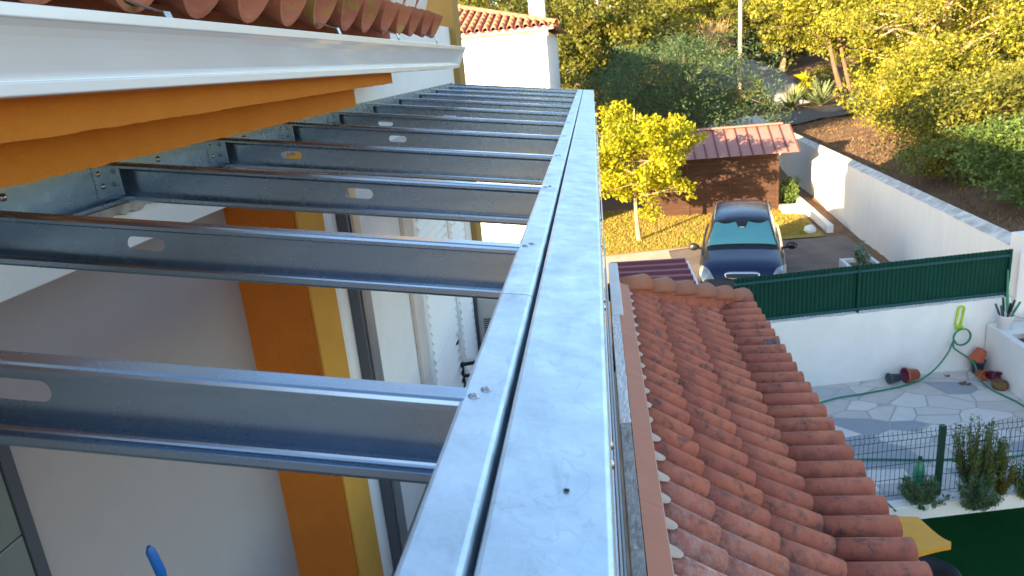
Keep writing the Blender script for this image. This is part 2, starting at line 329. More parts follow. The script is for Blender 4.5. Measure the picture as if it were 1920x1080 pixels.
def paving_mat():
    m = bpy.data.materials.new('crazy paving'); m.use_nodes = True; nt = m.node_tree; N = nt.nodes; L = nt.links; b = N["Principled BSDF"]
    geo = N.new("ShaderNodeNewGeometry"); mp = N.new("ShaderNodeMapping"); mp.inputs["Scale"].default_value = (1.0, 1.5, 0.0); mp.inputs["Rotation"].default_value = (0, 0, 0.5)
    L.new(geo.outputs["Position"], mp.inputs[0])
    def vor(feat):
        v = N.new("ShaderNodeTexVoronoi"); v.feature = feat; v.distance = 'MANHATTAN' if feat == 'F1' else 'EUCLIDEAN'; v.inputs["Scale"].default_value = 1.9; v.inputs["Randomness"].default_value = 1.0; L.new(mp.outputs[0], v.inputs["Vector"]); return v
    e = vor('DISTANCE_TO_EDGE'); c = N.new("ShaderNodeTexVoronoi"); c.inputs["Scale"].default_value = 1.9; L.new(mp.outputs[0], c.inputs["Vector"])
    sep = N.new("ShaderNodeSeparateColor"); L.new(c.outputs["Color"], sep.inputs[0])
    cr = N.new("ShaderNodeValToRGB"); cr.color_ramp.interpolation = 'CONSTANT'; el = cr.color_ramp.elements
    el[0].position = 0; el[0].color = (0.34, 0.37, 0.42, 1); el[1].position = 0.15; el[1].color = (0.66, 0.64, 0.62, 1)
    for p, q in ((0.42, (0.72, 0.70, 0.68, 1)), (0.65, (0.60, 0.57, 0.55, 1)), (0.90, (0.50, 0.52, 0.55, 1))):
        n = el.new(p); n.color = q
    L.new(sep.outputs[0], cr.inputs[0])
    no = N.new("ShaderNodeTexNoise"); no.inputs["Scale"].default_value = 7; no.inputs["Detail"].default_value = 6; L.new(geo.outputs["Position"], no.inputs["Vector"])
    m1 = N.new("ShaderNodeMix"); m1.data_type = 'RGBA'; m1.blend_type = 'MULTIPLY'; m1.inputs[0].default_value = 0.22; L.new(cr.outputs[0], m1.inputs[6]); L.new(no.outputs["Fac"], m1.inputs[7])
    st = N.new("ShaderNodeMapRange"); st.inputs[1].default_value = 0.014; st.inputs[2].default_value = 0.026; L.new(e.outputs["Distance"], st.inputs[0])
    m2 = N.new("ShaderNodeMix"); m2.data_type = 'RGBA'; L.new(st.outputs[0], m2.inputs[0]); m2.inputs[6].default_value = (0.40, 0.39, 0.38, 1); L.new(m1.outputs[2], m2.inputs[7])
    L.new(m2.outputs[2], b.inputs["Base Color"]); b.inputs["Roughness"].default_value = 0.6
    bn = N.new("ShaderNodeBump"); bn.inputs["Strength"].default_value = 0.6; bn.inputs["Distance"].default_value = 0.01; L.new(st.outputs[0], bn.inputs["Height"]); L.new(bn.outputs[0], b.inputs["Normal"])
    return m
M['paving'] = paving_mat()
def plate_roof_mat():       # far house roof: stripes of cover and channel tiles are modelled, so only colour here
    return mat('sunlit clay tile', (0.55, 0.24, 0.12), 0.85, var=(0.42, 0.14, 0.08), vs=2.5, vamt=0.8, island=0.12)
M['farroof'] = plate_roof_mat()

# ------------------------------------------------------------ terrain
G0 = -5.75
def sst(a, b, x):
    t = min(1, max(0, (x-a)/(b-a))); return t*t*(3-2*t)
def hn(x, y):
    return 0.5*math.sin(x*0.9+1.3*math.sin(y*0.37))*math.sin(y*0.7+0.6*math.sin(x*0.53))+0.3*math.sin(x*2.3+y*1.7)*math.sin(y*2.9-x*0.8)
def wallx(y): return 5.99+0.06*y
def H(x, y):
    z = G0+1.2*sst(31, 45, y)+0.13*max(0, y-62)*(1 if y < 130 else 130/y)
    d = x-wallx(min(y, 42))-0.2
    k = sst(0, 0.5, d)*(1-sst(36, 46, y))*sst(8, 11, y)
    zb = -4.35+0.10*min(max(d, 0), 12)-0.02*(y-20)
    z = z*(1-k)+max(z, zb)*k
    amp = 0.10*sst(0.2, 1.5, d)*(1-sst(38, 44, y))+0.06*sst(30, 40, y)+0.5*sst(65, 90, y)
    return z+amp*hn(x, y)
xs = np.unique(np.concatenate([np.linspace(-260, -12, 25), np.arange(-12, 30, 0.5), np.linspace(30, 300, 28)]))
ys = np.unique(np.concatenate([np.linspace(-60, 0, 8), np.arange(0, 75, 0.6), np.linspace(75, 420, 45)]))
V = np.array([(x, y, H(x, y)) for x in xs for y in ys]); ny = len(ys)
F = np.array([(i*ny+j, (i+1)*ny+j, (i+1)*ny+j+1, i*ny+j+1) for i in range(len(xs)-1) for j in range(ny-1)])
o = np_mesh('ground', V, F, M['earth'], smooth=True); tag(o, 'dry brown earth under the gardens and wood', kind='structure')

def sheet(name, poly, z, m, label, th=0.0):
    mb = MB(); n = len(poly)
    if th: mb.prism(poly, z-th, z, ax=2)
    else: mb.add([(p[0], p[1], z) for p in poly], [tuple(range(n))])
    return tag(mb.build(name, m), label, kind='structure')
sheet('lawn', [(-1.0, 20.8), (3.3, 21.6), (6.45, 21.75), (6.6, 24.2), (6.2, 27.3), (-1.0, 27.3)], G0+0.03, M['lawn'], 'sunlit dry lawn in front of the shed')
sheet('driveway', [(4.35, 11.0), (6.55, 11.0), (6.85, 15.0), (7.0, 21.75), (1.9, 21.2), (1.9, 11.0)], G0+0.02, M['drive'], 'worn concrete parking bay under the car')
sheet('path', [(-9, 17.0), (1.9, 18.2), (1.9, 21.2), (3.3, 21.6), (-1.0, 20.8), (-1.0, 23.99), (-9, 23.99)], G0+0.026, M['path'], 'pale sunlit concrete path beside the lawn')
sheet('patio', [(1.5, 7.0), (5.6, 7.68), (5.6, 10.9), (1.5, 10.2)], -5.0, M['paving'], 'patio of white and blue grey crazy paving', th=0.7)
sheet('turf', [(1.45, 1.0), (9, 1.0), (9, 8.12), (1.45, 6.95)], -5.10, M['turf'], 'dark green artificial turf', th=0.6)
# road draped over the terrain
mb = MB()
def roadp(u, v):
    x = -16+u*62; y = 42.6+0.44*(x-8)+(v-0.5)*5.2; return (x, y, H(x, y)+0.10)
mb.grid(roadp, 60, 6); tag(mb.build('road', M['asphalt']), 'grey asphalt lane beyond the garden wall', kind='structure')
# gravel bank beyond the road
mb = MB()
def mound(u, v):
    x = 4.6+u*10.2; y = 52.5+v*9
    hgt = 4.0*math.sin(math.pi*min(1, max(0, u)))**0.5*math.sin(math.pi*v)**0.55*(0.80+0.28*u-0.16*u*u)
    return (x, y, H(x, y)-0.4+hgt+0.10*hn(x*2, y*2))
mb.grid(mound, 40, 40); tag(mb.build('gravel_mound', M['gravel']), 'pale grey bank of gravel beyond the lane', kind='structure')

# ------------------------------------------------------------ main house
house = thing('house', 'white house with orange cornice, yellow pillar and clay tiled eaves beside the steel frame', 'house', (-1.54, 3, G0))
def hp(mb, name, m, **k):
    o = mb.build(name, m, None, **k); o.parent = house; o.matrix_parent_inverse = Matrix.Translation(house.location).inverted(); return o
FZ = -3.25
mb = MB(); mb.box(-4.6, -1.54, 3.95, 8.45, G0-0.3, 0.40); hp(mb, 'wall', M['white'], bevel=0.008)
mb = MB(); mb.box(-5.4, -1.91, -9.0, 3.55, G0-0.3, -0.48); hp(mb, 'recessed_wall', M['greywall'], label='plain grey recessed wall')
mb = MB(); mb.box(-5.4, -1.54, -9.0, 3.55, -0.478, -0.0); hp(mb, 'lintel', M['white'], bevel=0.006)
mb = MB(); mb.box(-5.4, -1.545, 3.552, 3.95, G0-0.3, -0.002); hp(mb, 'inner_wall', M['white'])
# pillar: orange side face and yellow front face
mb = MB(); mb.box(-1.95, -1.548, 3.535, 3.551, FZ, -0.482); hp(mb, 'pillar_side', M['pillar'], label='dark orange side face of the pillar, shade mixed into its colour')
mb = MB(); mb.box(-1.545, -1.533, 3.545, 3.90, FZ, -0.34); hp(mb, 'pillar_front', M['yellow'], label='yellow front face of the pillar')
# dark tiled strip at the near end of the recess
mb = MB()
for j in range(4):
    for k in range(7): mb.box(-1.909, -1.893, 1.835-0.605*(j+1)+0.005, 1.835-0.605*j, FZ+0.32+k*0.405-0.4, FZ+0.32+k*0.405)
hp(mb, 'wall_tiles', M['darktile'], bevel=0.004, label='grey green glazed wall tiles')
mb = MB(); mb.box(-1.909, -1.887, 1.838, 1.885, FZ, -0.49); hp(mb, 'tile_edge_trim', M['greypot'])
# cornice, two steps
def rough_edge(mb, x0, x1, y0, y1, z0, z1, n=160, amp=0.004, seed=1):
    rnd = random.Random(seed); zz = [z0+rnd.uniform(-amp, amp) for _ in range(n+1)]
    for i in range(n):
        a = y0+(y1-y0)*i/n; b = y0+(y1-y0)*(i+1)/n
        mb.add([(x1,a,zz[i]),(x1,b,zz[i+1]),(x1,b,z1),(x1,a,z1)], [(0,1,2,3)])
        mb.add([(x0,a,zz[i]),(x0,b,zz[i+1]),(x1,b,zz[i+1]),(x1,a,zz[i])], [(0,1,2,3)])
    mb.add([(x0,y0,z0),(x1,y0,z0),(x1,y0,z1),(x0,y0,z1)], [(0,1,2,3)])
    mb.add([(x0,y1,zz[-1]),(x1,y1,zz[-1]),(x1,y1,z1),(x0,y1,z1)], [(3,2,1,0)])
    mb.add([(x0,y0,z1),(x1,y0,z1),(x1,y1,z1),(x0,y1,z1)], [(0,1,2,3)])
mb = MB(); rough_edge(mb, -1.541, -1.267, -9, 3.95, -0.165, -0.066, n=420, amp=0.0022); hp(mb, 'lower_cornice', M['orange'], label='lower orange cornice step')
mb = MB(); rough_edge(mb, -1.541, -1.052, -9, 3.95, -0.062, 0.05, n=420, amp=0.0015, seed=4); hp(mb, 'upper_cornice', M['orange'], label='upper orange cornice step')
mb = MB(); rough_edge(mb, -1.62, -1.500, -2, 3.6, -0.352, -0.325, n=200, amp=0.012, seed=6); hp(mb, 'cement_strip', M['cement'], label='rough broken cement strip under the ledger')
# soffit board under gutter for the white part
mb = MB(); mb.box(-1.541, -1.0, 3.953, 5.10, 0.02, 0.05); hp(mb, 'soffit', M['white'])
# yellow tower wall
mb = MB(); mb.box(-4.15, -1.47, 8.452, 8.80, G0-0.3, 2.6); hp(mb, 'yellow_wall', M['yellowwall'], bevel=0.01, label='mustard yellow end wall')
# roof slabs
mb = MB()
mb.prism([(-1.32, 0.26), (-5.3, 2.30), (-5.3, 0.05), (-1.32, 0.12)], -9.0, 5.05, ax=1); hp(mb, 'roof_deck', M['tileold'])
SL = Vector((-0.89, 0, 0.456)); UPN = Vector((0.456, 0, 0.89))
def half_tile(mb, p0, p1, side, up, r0, r1, th=0.012, n=8, flip=1, jit=0):
    """open half round tile from p0 (low end) to p1 (high end); flip -1 = trough"""
    p0 = Vector(p0); p1 = Vector(p1); side = Vector(side).normalized(); up = Vector(up).normalized()
    vs = []
    for p, r in ((p0, r0), (p1, r1)):
        for rr in (r, r-th):
            for k in range(n+1):
                t = math.pi*k/n; vs.append(p+side*(math.cos(t)*rr)+up*(math.sin(t)*rr*flip))
    m = n+1; fs = []; fe = []
    for k in range(n):
        fs.append((k, k+1, 2*m+k+1, 2*m+k)); fs.append((m+k+1, m+k, 3*m+k, 3*m+k+1))
        fe.append((k, m+k, m+k+1, k+1)); fe.append((2*m+k, 2*m+k+1, 3*m+k+1, 3*m+k))
    fe += [(0, 2*m, 3*m, m), (n, m+n, 3*m+n, 2*m+n)]
    b = len(mb.v); mb.v += [tuple(v) for v in vs]
    for f in fs: mb.f.append(tuple(i+b for i in f)); mb.sm.append(True)
    for f in fe: mb.f.append(tuple(i+b for i in f)); mb.sm.append(False)
rnd = random.Random(5)
mbt = MB(); mbc = MB(); mbm = MB(); mbk = MB(); mbl = MB()
Y0t = 1.39-0.30*12; P_T = 0.3005
for i in range(60):
    y = -8.6+P_T*i+0.055
    if y > 5.08: break
    for c in range(12):
        s0 = c*0.40
        a = Vector((-0.955+rnd.uniform(-.006,.006), y+rnd.uniform(-.006,.006), 0.312))+SL*s0; b = a+SL*0.46-UPN*0.012
        half_tile(mbt, a, b, (0,1,0), UPN, 0.122, 0.105, flip=-1.25, n=12)
        a = Vector((-1.06+rnd.uniform(-.01,.01), y+P_T/2+rnd.uniform(-.006,.006), 0.325))+SL*s0; b = a+SL*0.46-UPN*0.012
        if y < 4.95: half_tile(mbc, a, b, (0,1,0), UPN, 0.125, 0.100, flip=1, n=10)
    if 0.5 < y < 4.95:     # white mortar plug closing the cover tile mouth
        n = 10; c0 = Vector((-1.052, y+P_T/2, 0.325)); pts = [c0]+[c0+Vector((0,1,0))*math.cos(math.pi*k/n)*0.117+UPN*math.sin(math.pi*k/n)*0.117 for k in range(n+1)]
        back = [p+SL*0.08 for p in pts]
        mbm = MB(); mbm.add(pts+back, [tuple(range(1, n+2))]+[(k, k+1, n+2+k+1, n+2+k) for k in range(1, n+1)]); hp(mbm, 'mortar_plug', M['white'])
for yc, in ((1.68,), (2.86,), (3.15+0.60,), (4.69,)):       # gutter straps that grip the trough tiles
    p = [(-1.10, yc, 0.235), (-0.97, yc, 0.178), (-0.945, yc, 0.172), (-0.938, yc, 0.150), (-0.938, yc, 0.118)]
    mbk = MB()
    for a, b in zip(p[:-1], p[1:]):
        a = Vector(a); b = Vector(b); d = b-a; mbk.obox((a+b)/2, d*0.52, (0, 0.014, 0), d.normalized().cross(Vector((0,1,0)))*0.0016)
    hp(mbk, 'gutter_strap', M['pipe'])
hp(mbt, 'trough_tiles', M['tileold'], label='weathered clay trough tiles with yellow lichen'); hp(mbc, 'cover_tiles', M['tileold'], label='clay cover tiles')

# gutter with a stepped ogee face
mb = MB()
prof = [(-0.900, 0.000), (-0.900, -0.022), (-0.906, -0.024), (-0.916, -0.034), (-0.926, -0.048), (-0.935, -0.064), (-0.944, -0.082), (-0.952, -0.098), (-0.960, -0.112), (-0.962, -0.118), (-0.945, -0.120), (-0.945, -0.141), (-0.950, -0.143), (-1.06, -0.143), (-1.065, -0.02), (-1.060, -0.02), (-1.055, -0.137), (-0.975, -0.137), (-0.966, -0.11), (-0.950, -0.08), (-0.93, -0.045), (-0.908, -0.006)]
nseg = 26; rows = []
for i in range(nseg+1):
    y = -9+(5.44+9)*i/nseg; zt = 0.158-0.0088*(y-1.1)
    rows.append([(p[0]+0.045*max(0, 0)*0, y+(0.10*(p[1]+0.141)/0.141 if i == nseg else 0), zt+p[1]) for p in prof])
n = len(prof)
mb.add([q for r in rows for q in r], [(i*n+k, i*n+(k+1) % n, (i+1)*n+(k+1) % n, (i+1)*n+k) for i in range(nseg) for k in range(n)])
e = rows[-1]; mb.add([(-0.905,)+e[1][1:], *[e[k] for k in (2,3,4,5,6,7,8,9,10,11,12)]], [tuple(range(12))])
hp(mb, 'gutter', M['gutter'], bevel=0.002, label='white aluminium box gutter')
# window: surround, frame, two louvred shutters
mb = MB(); mb.box(-1.539, -1.505, 5.42, 5.62, FZ, -0.62); mb.box(-1.539, -1.505, 7.86, 7.93, FZ, -0.62); mb.box(-1.539, -1.505, 5.42, 7.93, -0.618, -0.50)
win = hp(mb, 'window', M['frame_pink'], bevel=0.006, label='pale surround of the shuttered window')
def shutter(y0, y1, z0, z1, panels):
    s = MB(); t = 0.035; X0 = -1.536; st = 0.09
    s.box(X0, X0+t, y0, y0+st, z0, z1); s.box(X0, X0+t, y1-st, y1, z0, z1)
    edges = [z0, *panels, z1]
    for e in edges: s.box(X0+0.001, X0+t-0.002, y0+st, y1-st, max(z0, e-0.06), min(z1, e+0.06))
    for a, b in zip(edges[:-1], edges[1:]):
        z = a+0.075
        while z < b-0.07:
            s.obox((X0+0.030, (y0+y1)/2, z), (0.022, 0, -0.032), (0, (y1-y0)/2-st, 0), (0.003, 0, 0.002)); z += 0.085
    o = hp(s, 'shutter', M['shutter'], bevel=0.002); o.parent = win; o.matrix_parent_inverse = Matrix.Identity(4)
    return o
for a, b in ((5.70, 6.95), (7.02, 7.85)):
    shutter(a, b, FZ, -0.64, [-1.55, -2.50])
# downpipe with a dark channel beside it
mb = MB(); mb.box(-1.538, -1.46, 4.16, 4.30, FZ, -0.3); hp(mb, 'downpipe', M['pipe'], bevel=0.012, label='square grey metal downpipe')
mb = MB(); mb.box(-1.538, -1.475, 4.10, 4.135, FZ, -0.3); mb.box(-1.538, -1.50, 4.33, 4.41, FZ, -0.3); hp(mb, 'cable_channel', M['greypot'], bevel=0.004)
# terrace floor
tag(MB().box(-1.905, 0.03, -4, 8.6, G0-0.2, FZ).build('terrace_floor', M['floor']), 'shaded terrace floor below the steel frame', kind='structure')

# ------------------------------------------------------------ steel frame
frame = thing('steel_roof_frame', 'galvanised steel roof frame of parallel joists between the house wall and a long outer beam', 'roof frame', (0, 0, 0))
TAN = 0.13
def top(x): return -0.394-TAN*x
cs = 1/math.sqrt(1+TAN*TAN); XD = Vector((-cs, 0, TAN*cs)); ZD = Vector((TAN*cs, 0, cs))
SP = 0.7055; JY0 = 0.803; HJ = 0.117; FW = 0.040
def frac_rr(y0, z0, hw, hh, n=8):
    pass
def joist(k, slots):
    yb = JY0+k*SP; yf = yb-FW; t = 0.0016; lip = 0.013; r = 0.006
    x0, x1 = -0.170, -1.532
    O = Vector((0, 0, -0.394))                       # plane origin at x=0
    def P(s, y, h): p = O+XD*s+ZD*(-h); return (p.x, y, p.z)  # s along joist from x=0, h below the top
    s0, s1 = -x0/cs, -x1/cs; mb = MB()
    # section polyline (y, h) with rounded bends; channel opens towards the camera
    sec = [(yf, lip), (yf, r), (yf+r*0.3, r*0.3), (yf+r, 0), (yb-r, 0), (yb-r*0.3, r*0.3), (yb, r)]
    sec2 = [(yb, HJ-0.020), (yb-0.0004, HJ-0.013), (yb-0.0013, HJ-0.008), (yb-0.003, HJ-0.0045), (yb-0.0055, HJ-0.002), (yb-0.008, HJ-0.0006), (yb-0.0105, HJ), (yb-FW*0.45, HJ), (yb-FW*0.47, HJ-0.0022), (yb-FW*0.55, HJ-0.0022), (yb-FW*0.57, HJ), (yf+r, HJ), (yf+r*0.3, HJ-r*0.3), (yf, HJ-r), (yf, HJ-lip-0.003)]
    for sc_ in (sec, sec2):
        a = [P(s0, y, h) for y, h in sc_]; b = [P(s1, y, h) for y, h in sc_]; n = len(sc_)
        mb.add(a+b, [(i, i+1, n+i+1, n+i) for i in range(n-1)], False)
    # web with stadium slots and one shallow stiffening groove
    hs = [r, 0.022, 0.026, 0.030]  # groove high on the web
    hc = 0.056; hh = 0.0155; hw = 0.044
    segs = sorted(slots); cur = s0
    def strip(sa, sb, ha, hb, off=0, off2=0):
        mb.add([P(sa, yb-off, ha), P(sb, yb-off, ha), P(sb, yb-off2, hb), P(sa, yb-off2, hb)], [(0, 1, 2, 3)])
    strip(s0, s1, r, 0.020); strip(s0, s1, 0.020, 0.023, 0, 0.0016); strip(s0, s1, 0.023, 0.026, 0.0016, 0)
    ht, hb_ = 0.026, HJ-0.020
    for c in segs+[None]:
        e = s1 if c is None else c-hw
        strip(cur, e, ht, hb_)
        if c is None: break
        pts = []      # upper half and lower half outline of the slot
        n = 8
        up = [(c-hw+hh-hh*math.cos(math.pi/2*i/n), hc-hh*math.sin(math.pi/2*i/n)) for i in range(n+1)]
        up += [(c+hw-hh+hh*math.sin(math.pi/2*i/n), hc-hh*math.cos(math.pi/2*i/n)) for i in range(n+1)]
        for side in (0, 1):
            prev = None
            for (s, h) in up:
                h2 = h if side == 0 else 2*hc-h; edge = ht if side == 0 else hb_
                if prev is not None and abs(s-prev[0]) > 1e-9:
                    mb.add([P(prev[0], yb, edge), P(s, yb, edge), P(s, yb, h2), P(prev[0], yb, prev[1])], [(0,1,2,3)])
                prev = (s, h2)
        cur = c+hw
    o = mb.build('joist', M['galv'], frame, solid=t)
    return o
slots = {0: -0.755, 1: -1.005, 2: -0.735, 3: -1.23, 4: -0.97, 5: -1.22, 6: -0.97, 7: -1.2, 8: -0.95, 9: -1.2}
for k in range(-3, 11):
    joist(k, [-slots.get(k, -0.9)/cs])
YE = JY0+10*SP+0.42       # far end of the frame, just after the last joist
# ledger channel along the wall
mb = MB(); zt = -0.184; zb = -0.318; xw = -1.538
mb.prism([(xw, zt), (xw+0.002, zt), (xw+0.002, zb+0.004), (xw+0.006, zb+0.001), (xw+0.045, zb), (xw+0.045, zb-0.002), (xw+0.004, zb-0.002), (xw, zb+0.002)], -1.5, YE, ax=1)
mb.prism([(xw+0.036, zb+0.0005), (xw+0.045, zb+0.0005), (xw+0.045, zb+0.010), (xw+0.043, zb+0.010), (xw+0.042, zb+0.003), (xw+0.036, zb+0.003)], -1.5, YE, ax=1)
mb.build('ledger', M['galv'], frame, label='steel ledger channel bolted to the wall')
bolt = MB(); bolt.lathe([(0.0, 0.009), (0.004, 0.009), (0.0062, 0.0075), (0.0065, 0.003), (0.011, 0.0025), (0.011, 0.0)], n=14, axis=(1,0,0))
bm0 = bolt.build('bolt', M['bolt'], frame); bm0.location = (xw+0.002, -0.9, -0.23)
for k in range(-2, 11):
    yj = JY0+k*SP
    for dy, z in ((-0.46, -0.222), (-0.455, -0.282)):
        c = bm0.copy(); COL.objects.link(c); c.location = (xw+0.002, yj+dy+0.08*math.sin(k*3.1), z)
# end clips: angle with two screws
for k in range(-2, 11):
    yj = JY0+k*SP; mb = MB()
    mb.box(xw+0.003, xw+0.0045, yj-0.105, yj-0.042, -0.300, -0.199); mb.box(xw+0.003, xw+0.050, yj-0.0435, yj-0.042, -0.298, -0.205)
    mb.build('joist_clip', M['galv'], frame, bevel=0.001)
    for z in (-0.222, -0.262):
        c = bm0.copy(); COL.objects.link(c); c.location = (xw+0.0045, yj-0.082+0.01*(z < -0.25), z); c.scale = (0.8, 0.8, 0.8)
# outer track (caps the joist ends) and outer box beam
def rndrect(x0, x1, h, r=0.007, th=None):       # top flange plane tilted with the joists
    return None
def chan(xa, xb, hdepth, lipin=True):
    r = 0.006
    def q(x, h): return (x, -0.394-TAN*x-h)
    return [q(xa, hdepth), q(xa, r), q(xa+r*0.3, r*0.3), q(xa+r, 0), q(xb-r, 0), q(xb-r*0.3, r*0.3), q(xb, r), q(xb, hdepth)]
def closed(poly, t=0.0018):
    xc = sum(p[0] for p in poly)/len(poly); out = list(poly)
    inner = [(p[0]+(t if p[0] < xc else -t), p[1]-(t if abs(p[1]-(-0.394-TAN*p[0])) < 0.004 else 0)) for p in poly]
    return out+inner[::-1]
for a, b in ((-1.5, 1.166), (1.169, 3.544), (3.547, YE)):
    mb = MB(); mb.prism(closed([(-0.1770, -0.394+TAN*0.177-0.012)]+chan(-0.1762, -0.1215, 0.127)[1:]), a, b, ax=1)
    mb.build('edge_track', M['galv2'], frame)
mb = MB()
for a, b in ((-1.5, 3.50), (3.503, YE)):
    mb.prism(chan(-0.1150, -0.0035, 0.131), a, b, ax=1)
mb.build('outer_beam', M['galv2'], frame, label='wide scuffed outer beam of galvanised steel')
# lower runner with screws down the outer face, and hidden posts that carry the beam
mb = MB(); mb.box(-0.112, -0.0015, -1.5, YE, -0.590, -0.527); mb.build('lower_runner', M['galv'], frame, bevel=0.002)
mb = MB(); mb.box(0.0045, 0.0075, 0.2, YE-0.1, -0.93, -0.61); mb.build('fascia_strip', M['pipe'], frame, label='plain grey fascia strip')
for yy in (2.4, 4.6, 6.9):
    mb = MB(); mb.box(-0.100, -0.010, yy, yy+0.09, -2.16, -0.592); mb.build('post', M['galv'], frame, bevel=0.003)
screw = MB(); screw.lathe([(0.0, 0.0006), (0.0012, 0.0007), (0.0018, 0.0024), (0.003, 0.0024), (0.0042, 0.0018), (0.0066, 0.0008), (0.0068, 0.0)], n=16, axis=(TAN, 0, 1))
s0 = screw.build('screw', M['bolt'], frame); s0.location = (-0.160, JY0-0.024, top(-0.160)+0.0003)
for k in range(0, 11):
    for x, dy in ((-0.160, -0.024), (-0.148, -0.004)):
        if k == 0 and x == -0.160: continue
        c = s0.copy(); COL.objects.link(c); c.location = (x, JY0+k*SP+dy+(0.0 if k == 0 else 0.004), top(x)+0.0003)
mb = MB(); mb.lathe([(0.0034, 0.0006), (0.0020, 0.0004), (0.0, 0.0004)], n=6, axis=(TAN, 0, 1), smooth=False)
o = mb.build('rivet_hole', M['dark'], frame); o.location = (-0.046, 0.599, top(-0.046)+0.0006)
scr2 = MB(); scr2.lathe([(0.0, 0.0035), (0.004, 0.0032), (0.006, 0.001), (0.007, 0.0)], n=12, axis=(1, 0, 0)); s2 = scr2.build('side_screw', M['bolt'], frame); s2.location = (-0.0035, 0.78, -0.47)
for i, (yy, z) in enumerate([(0.86, -0.49), (1.35, -0.455), (1.42, -0.495), (1.95, -0.50), (2.1, -0.46), (2.75, -0.48), (2.9, -0.46), (3.6, -0.47), (4.3, -0.48), (5.0, -0.47), (5.9, -0.48)]):
    c = s2.copy(); COL.objects.link(c); c.location = (-0.0035, yy, z)
# end channel closing the far end
mb = MB()
a = Vector((-0.12, YE, top(-0.12))); b = Vector((-1.53, YE, top(-1.53)))
mb.add([(a.x,YE,a.z),(b.x,YE,b.z),(b.x,YE-0.045,b.z),(a.x,YE-0.045,a.z),(a.x,YE,a.z-0.128),(b.x,YE,b.z-0.128)], [(0,1,2,3),(0,4,5,1)])
mb.build('end_channel', M['galv'], frame, solid=0.002)

# ------------------------------------------------------------ parapet wall and lean-to roof
par = thing('parapet_wall', 'rough white parapet wall top between the steel beam and the clay roof', 'wall', (0.05, 5, G0))
def child(mb, name, m, parent, **k):
    o = mb.build(name, m, None, **k); o.parent = parent; o.matrix_parent_inverse = parent_inv(parent); return o
def parent_inv(p):
    mw = Matrix.Translation(p.location) @ p.rotation_euler.to_matrix().to_4x4()
    q = p.parent
    return mw.inverted()
rnd = random.Random(3)
def rough_block(mb, x0, x1, y0, y1, z0, z1, ny, amp):
    n = max(2, int((y1-y0)/0.035)); m = 4; top_ = [[z1+rnd.uniform(-amp, amp) for _ in range(m+1)] for _ in range(n+1)]
    ex = [rnd.uniform(-amp, amp) for _ in range(n+1)]
    vs = []; fs = []
    for i in range(n+1):
        y = y0+(y1-y0)*i/n
        row = [(x0, y, z0), (x0+ex[i]*0.3, y, top_[i][0]-0.008)]+[(x0+0.006+(x1-x0-0.012)*j/m, y, top_[i][j]) for j in range(m+1)]+[(x1+ex[i]*0.5, y, top_[i][m]-0.01), (x1, y, z0)]
        vs += row
    w_ = m+5
    fs = [(i*w_+k, i*w_+k+1, (i+1)*w_+k+1, (i+1)*w_+k) for i in range(n) for k in range(w_-1)]
    mb.add(vs, fs); mb.add(vs[:w_], [tuple(range(w_))]); mb.add(vs[-w_:], [tuple(range(w_-1, -1, -1))])
mb = MB(); rough_block(mb, 0.046, 0.118, 1.0, 4.19, -5.9, -2.235, 0, 0.0025); child(mb, 'wall', M['cement'], par, label='bare cement wall top')
mb = MB(); rough_block(mb, 0.046, 0.118, 4.20, 6.20, -5.9, -2.232, 0, 0.004); child(mb, 'wall', M['whitewall'], par, label='flaking white painted wall top')
mb = MB(); rough_block(mb, 0.050, 0.150, 6.205, 7.86, -5.9, -2.225, 0, 0.001); child(mb, 'wall', M['white'], par, label='clean white end of the wall')
mb = MB(); mb.box(0.030, 0.044, 1.0, 5.0, -5.9, -2.245); child(mb, 'timber_edge', M['tan'], par)
mb = MB(); mb.box(0.0, 0.028, 1.0, 7.8, -5.9, -2.26); child(mb, 'base_wall', M['whitewall'], par)

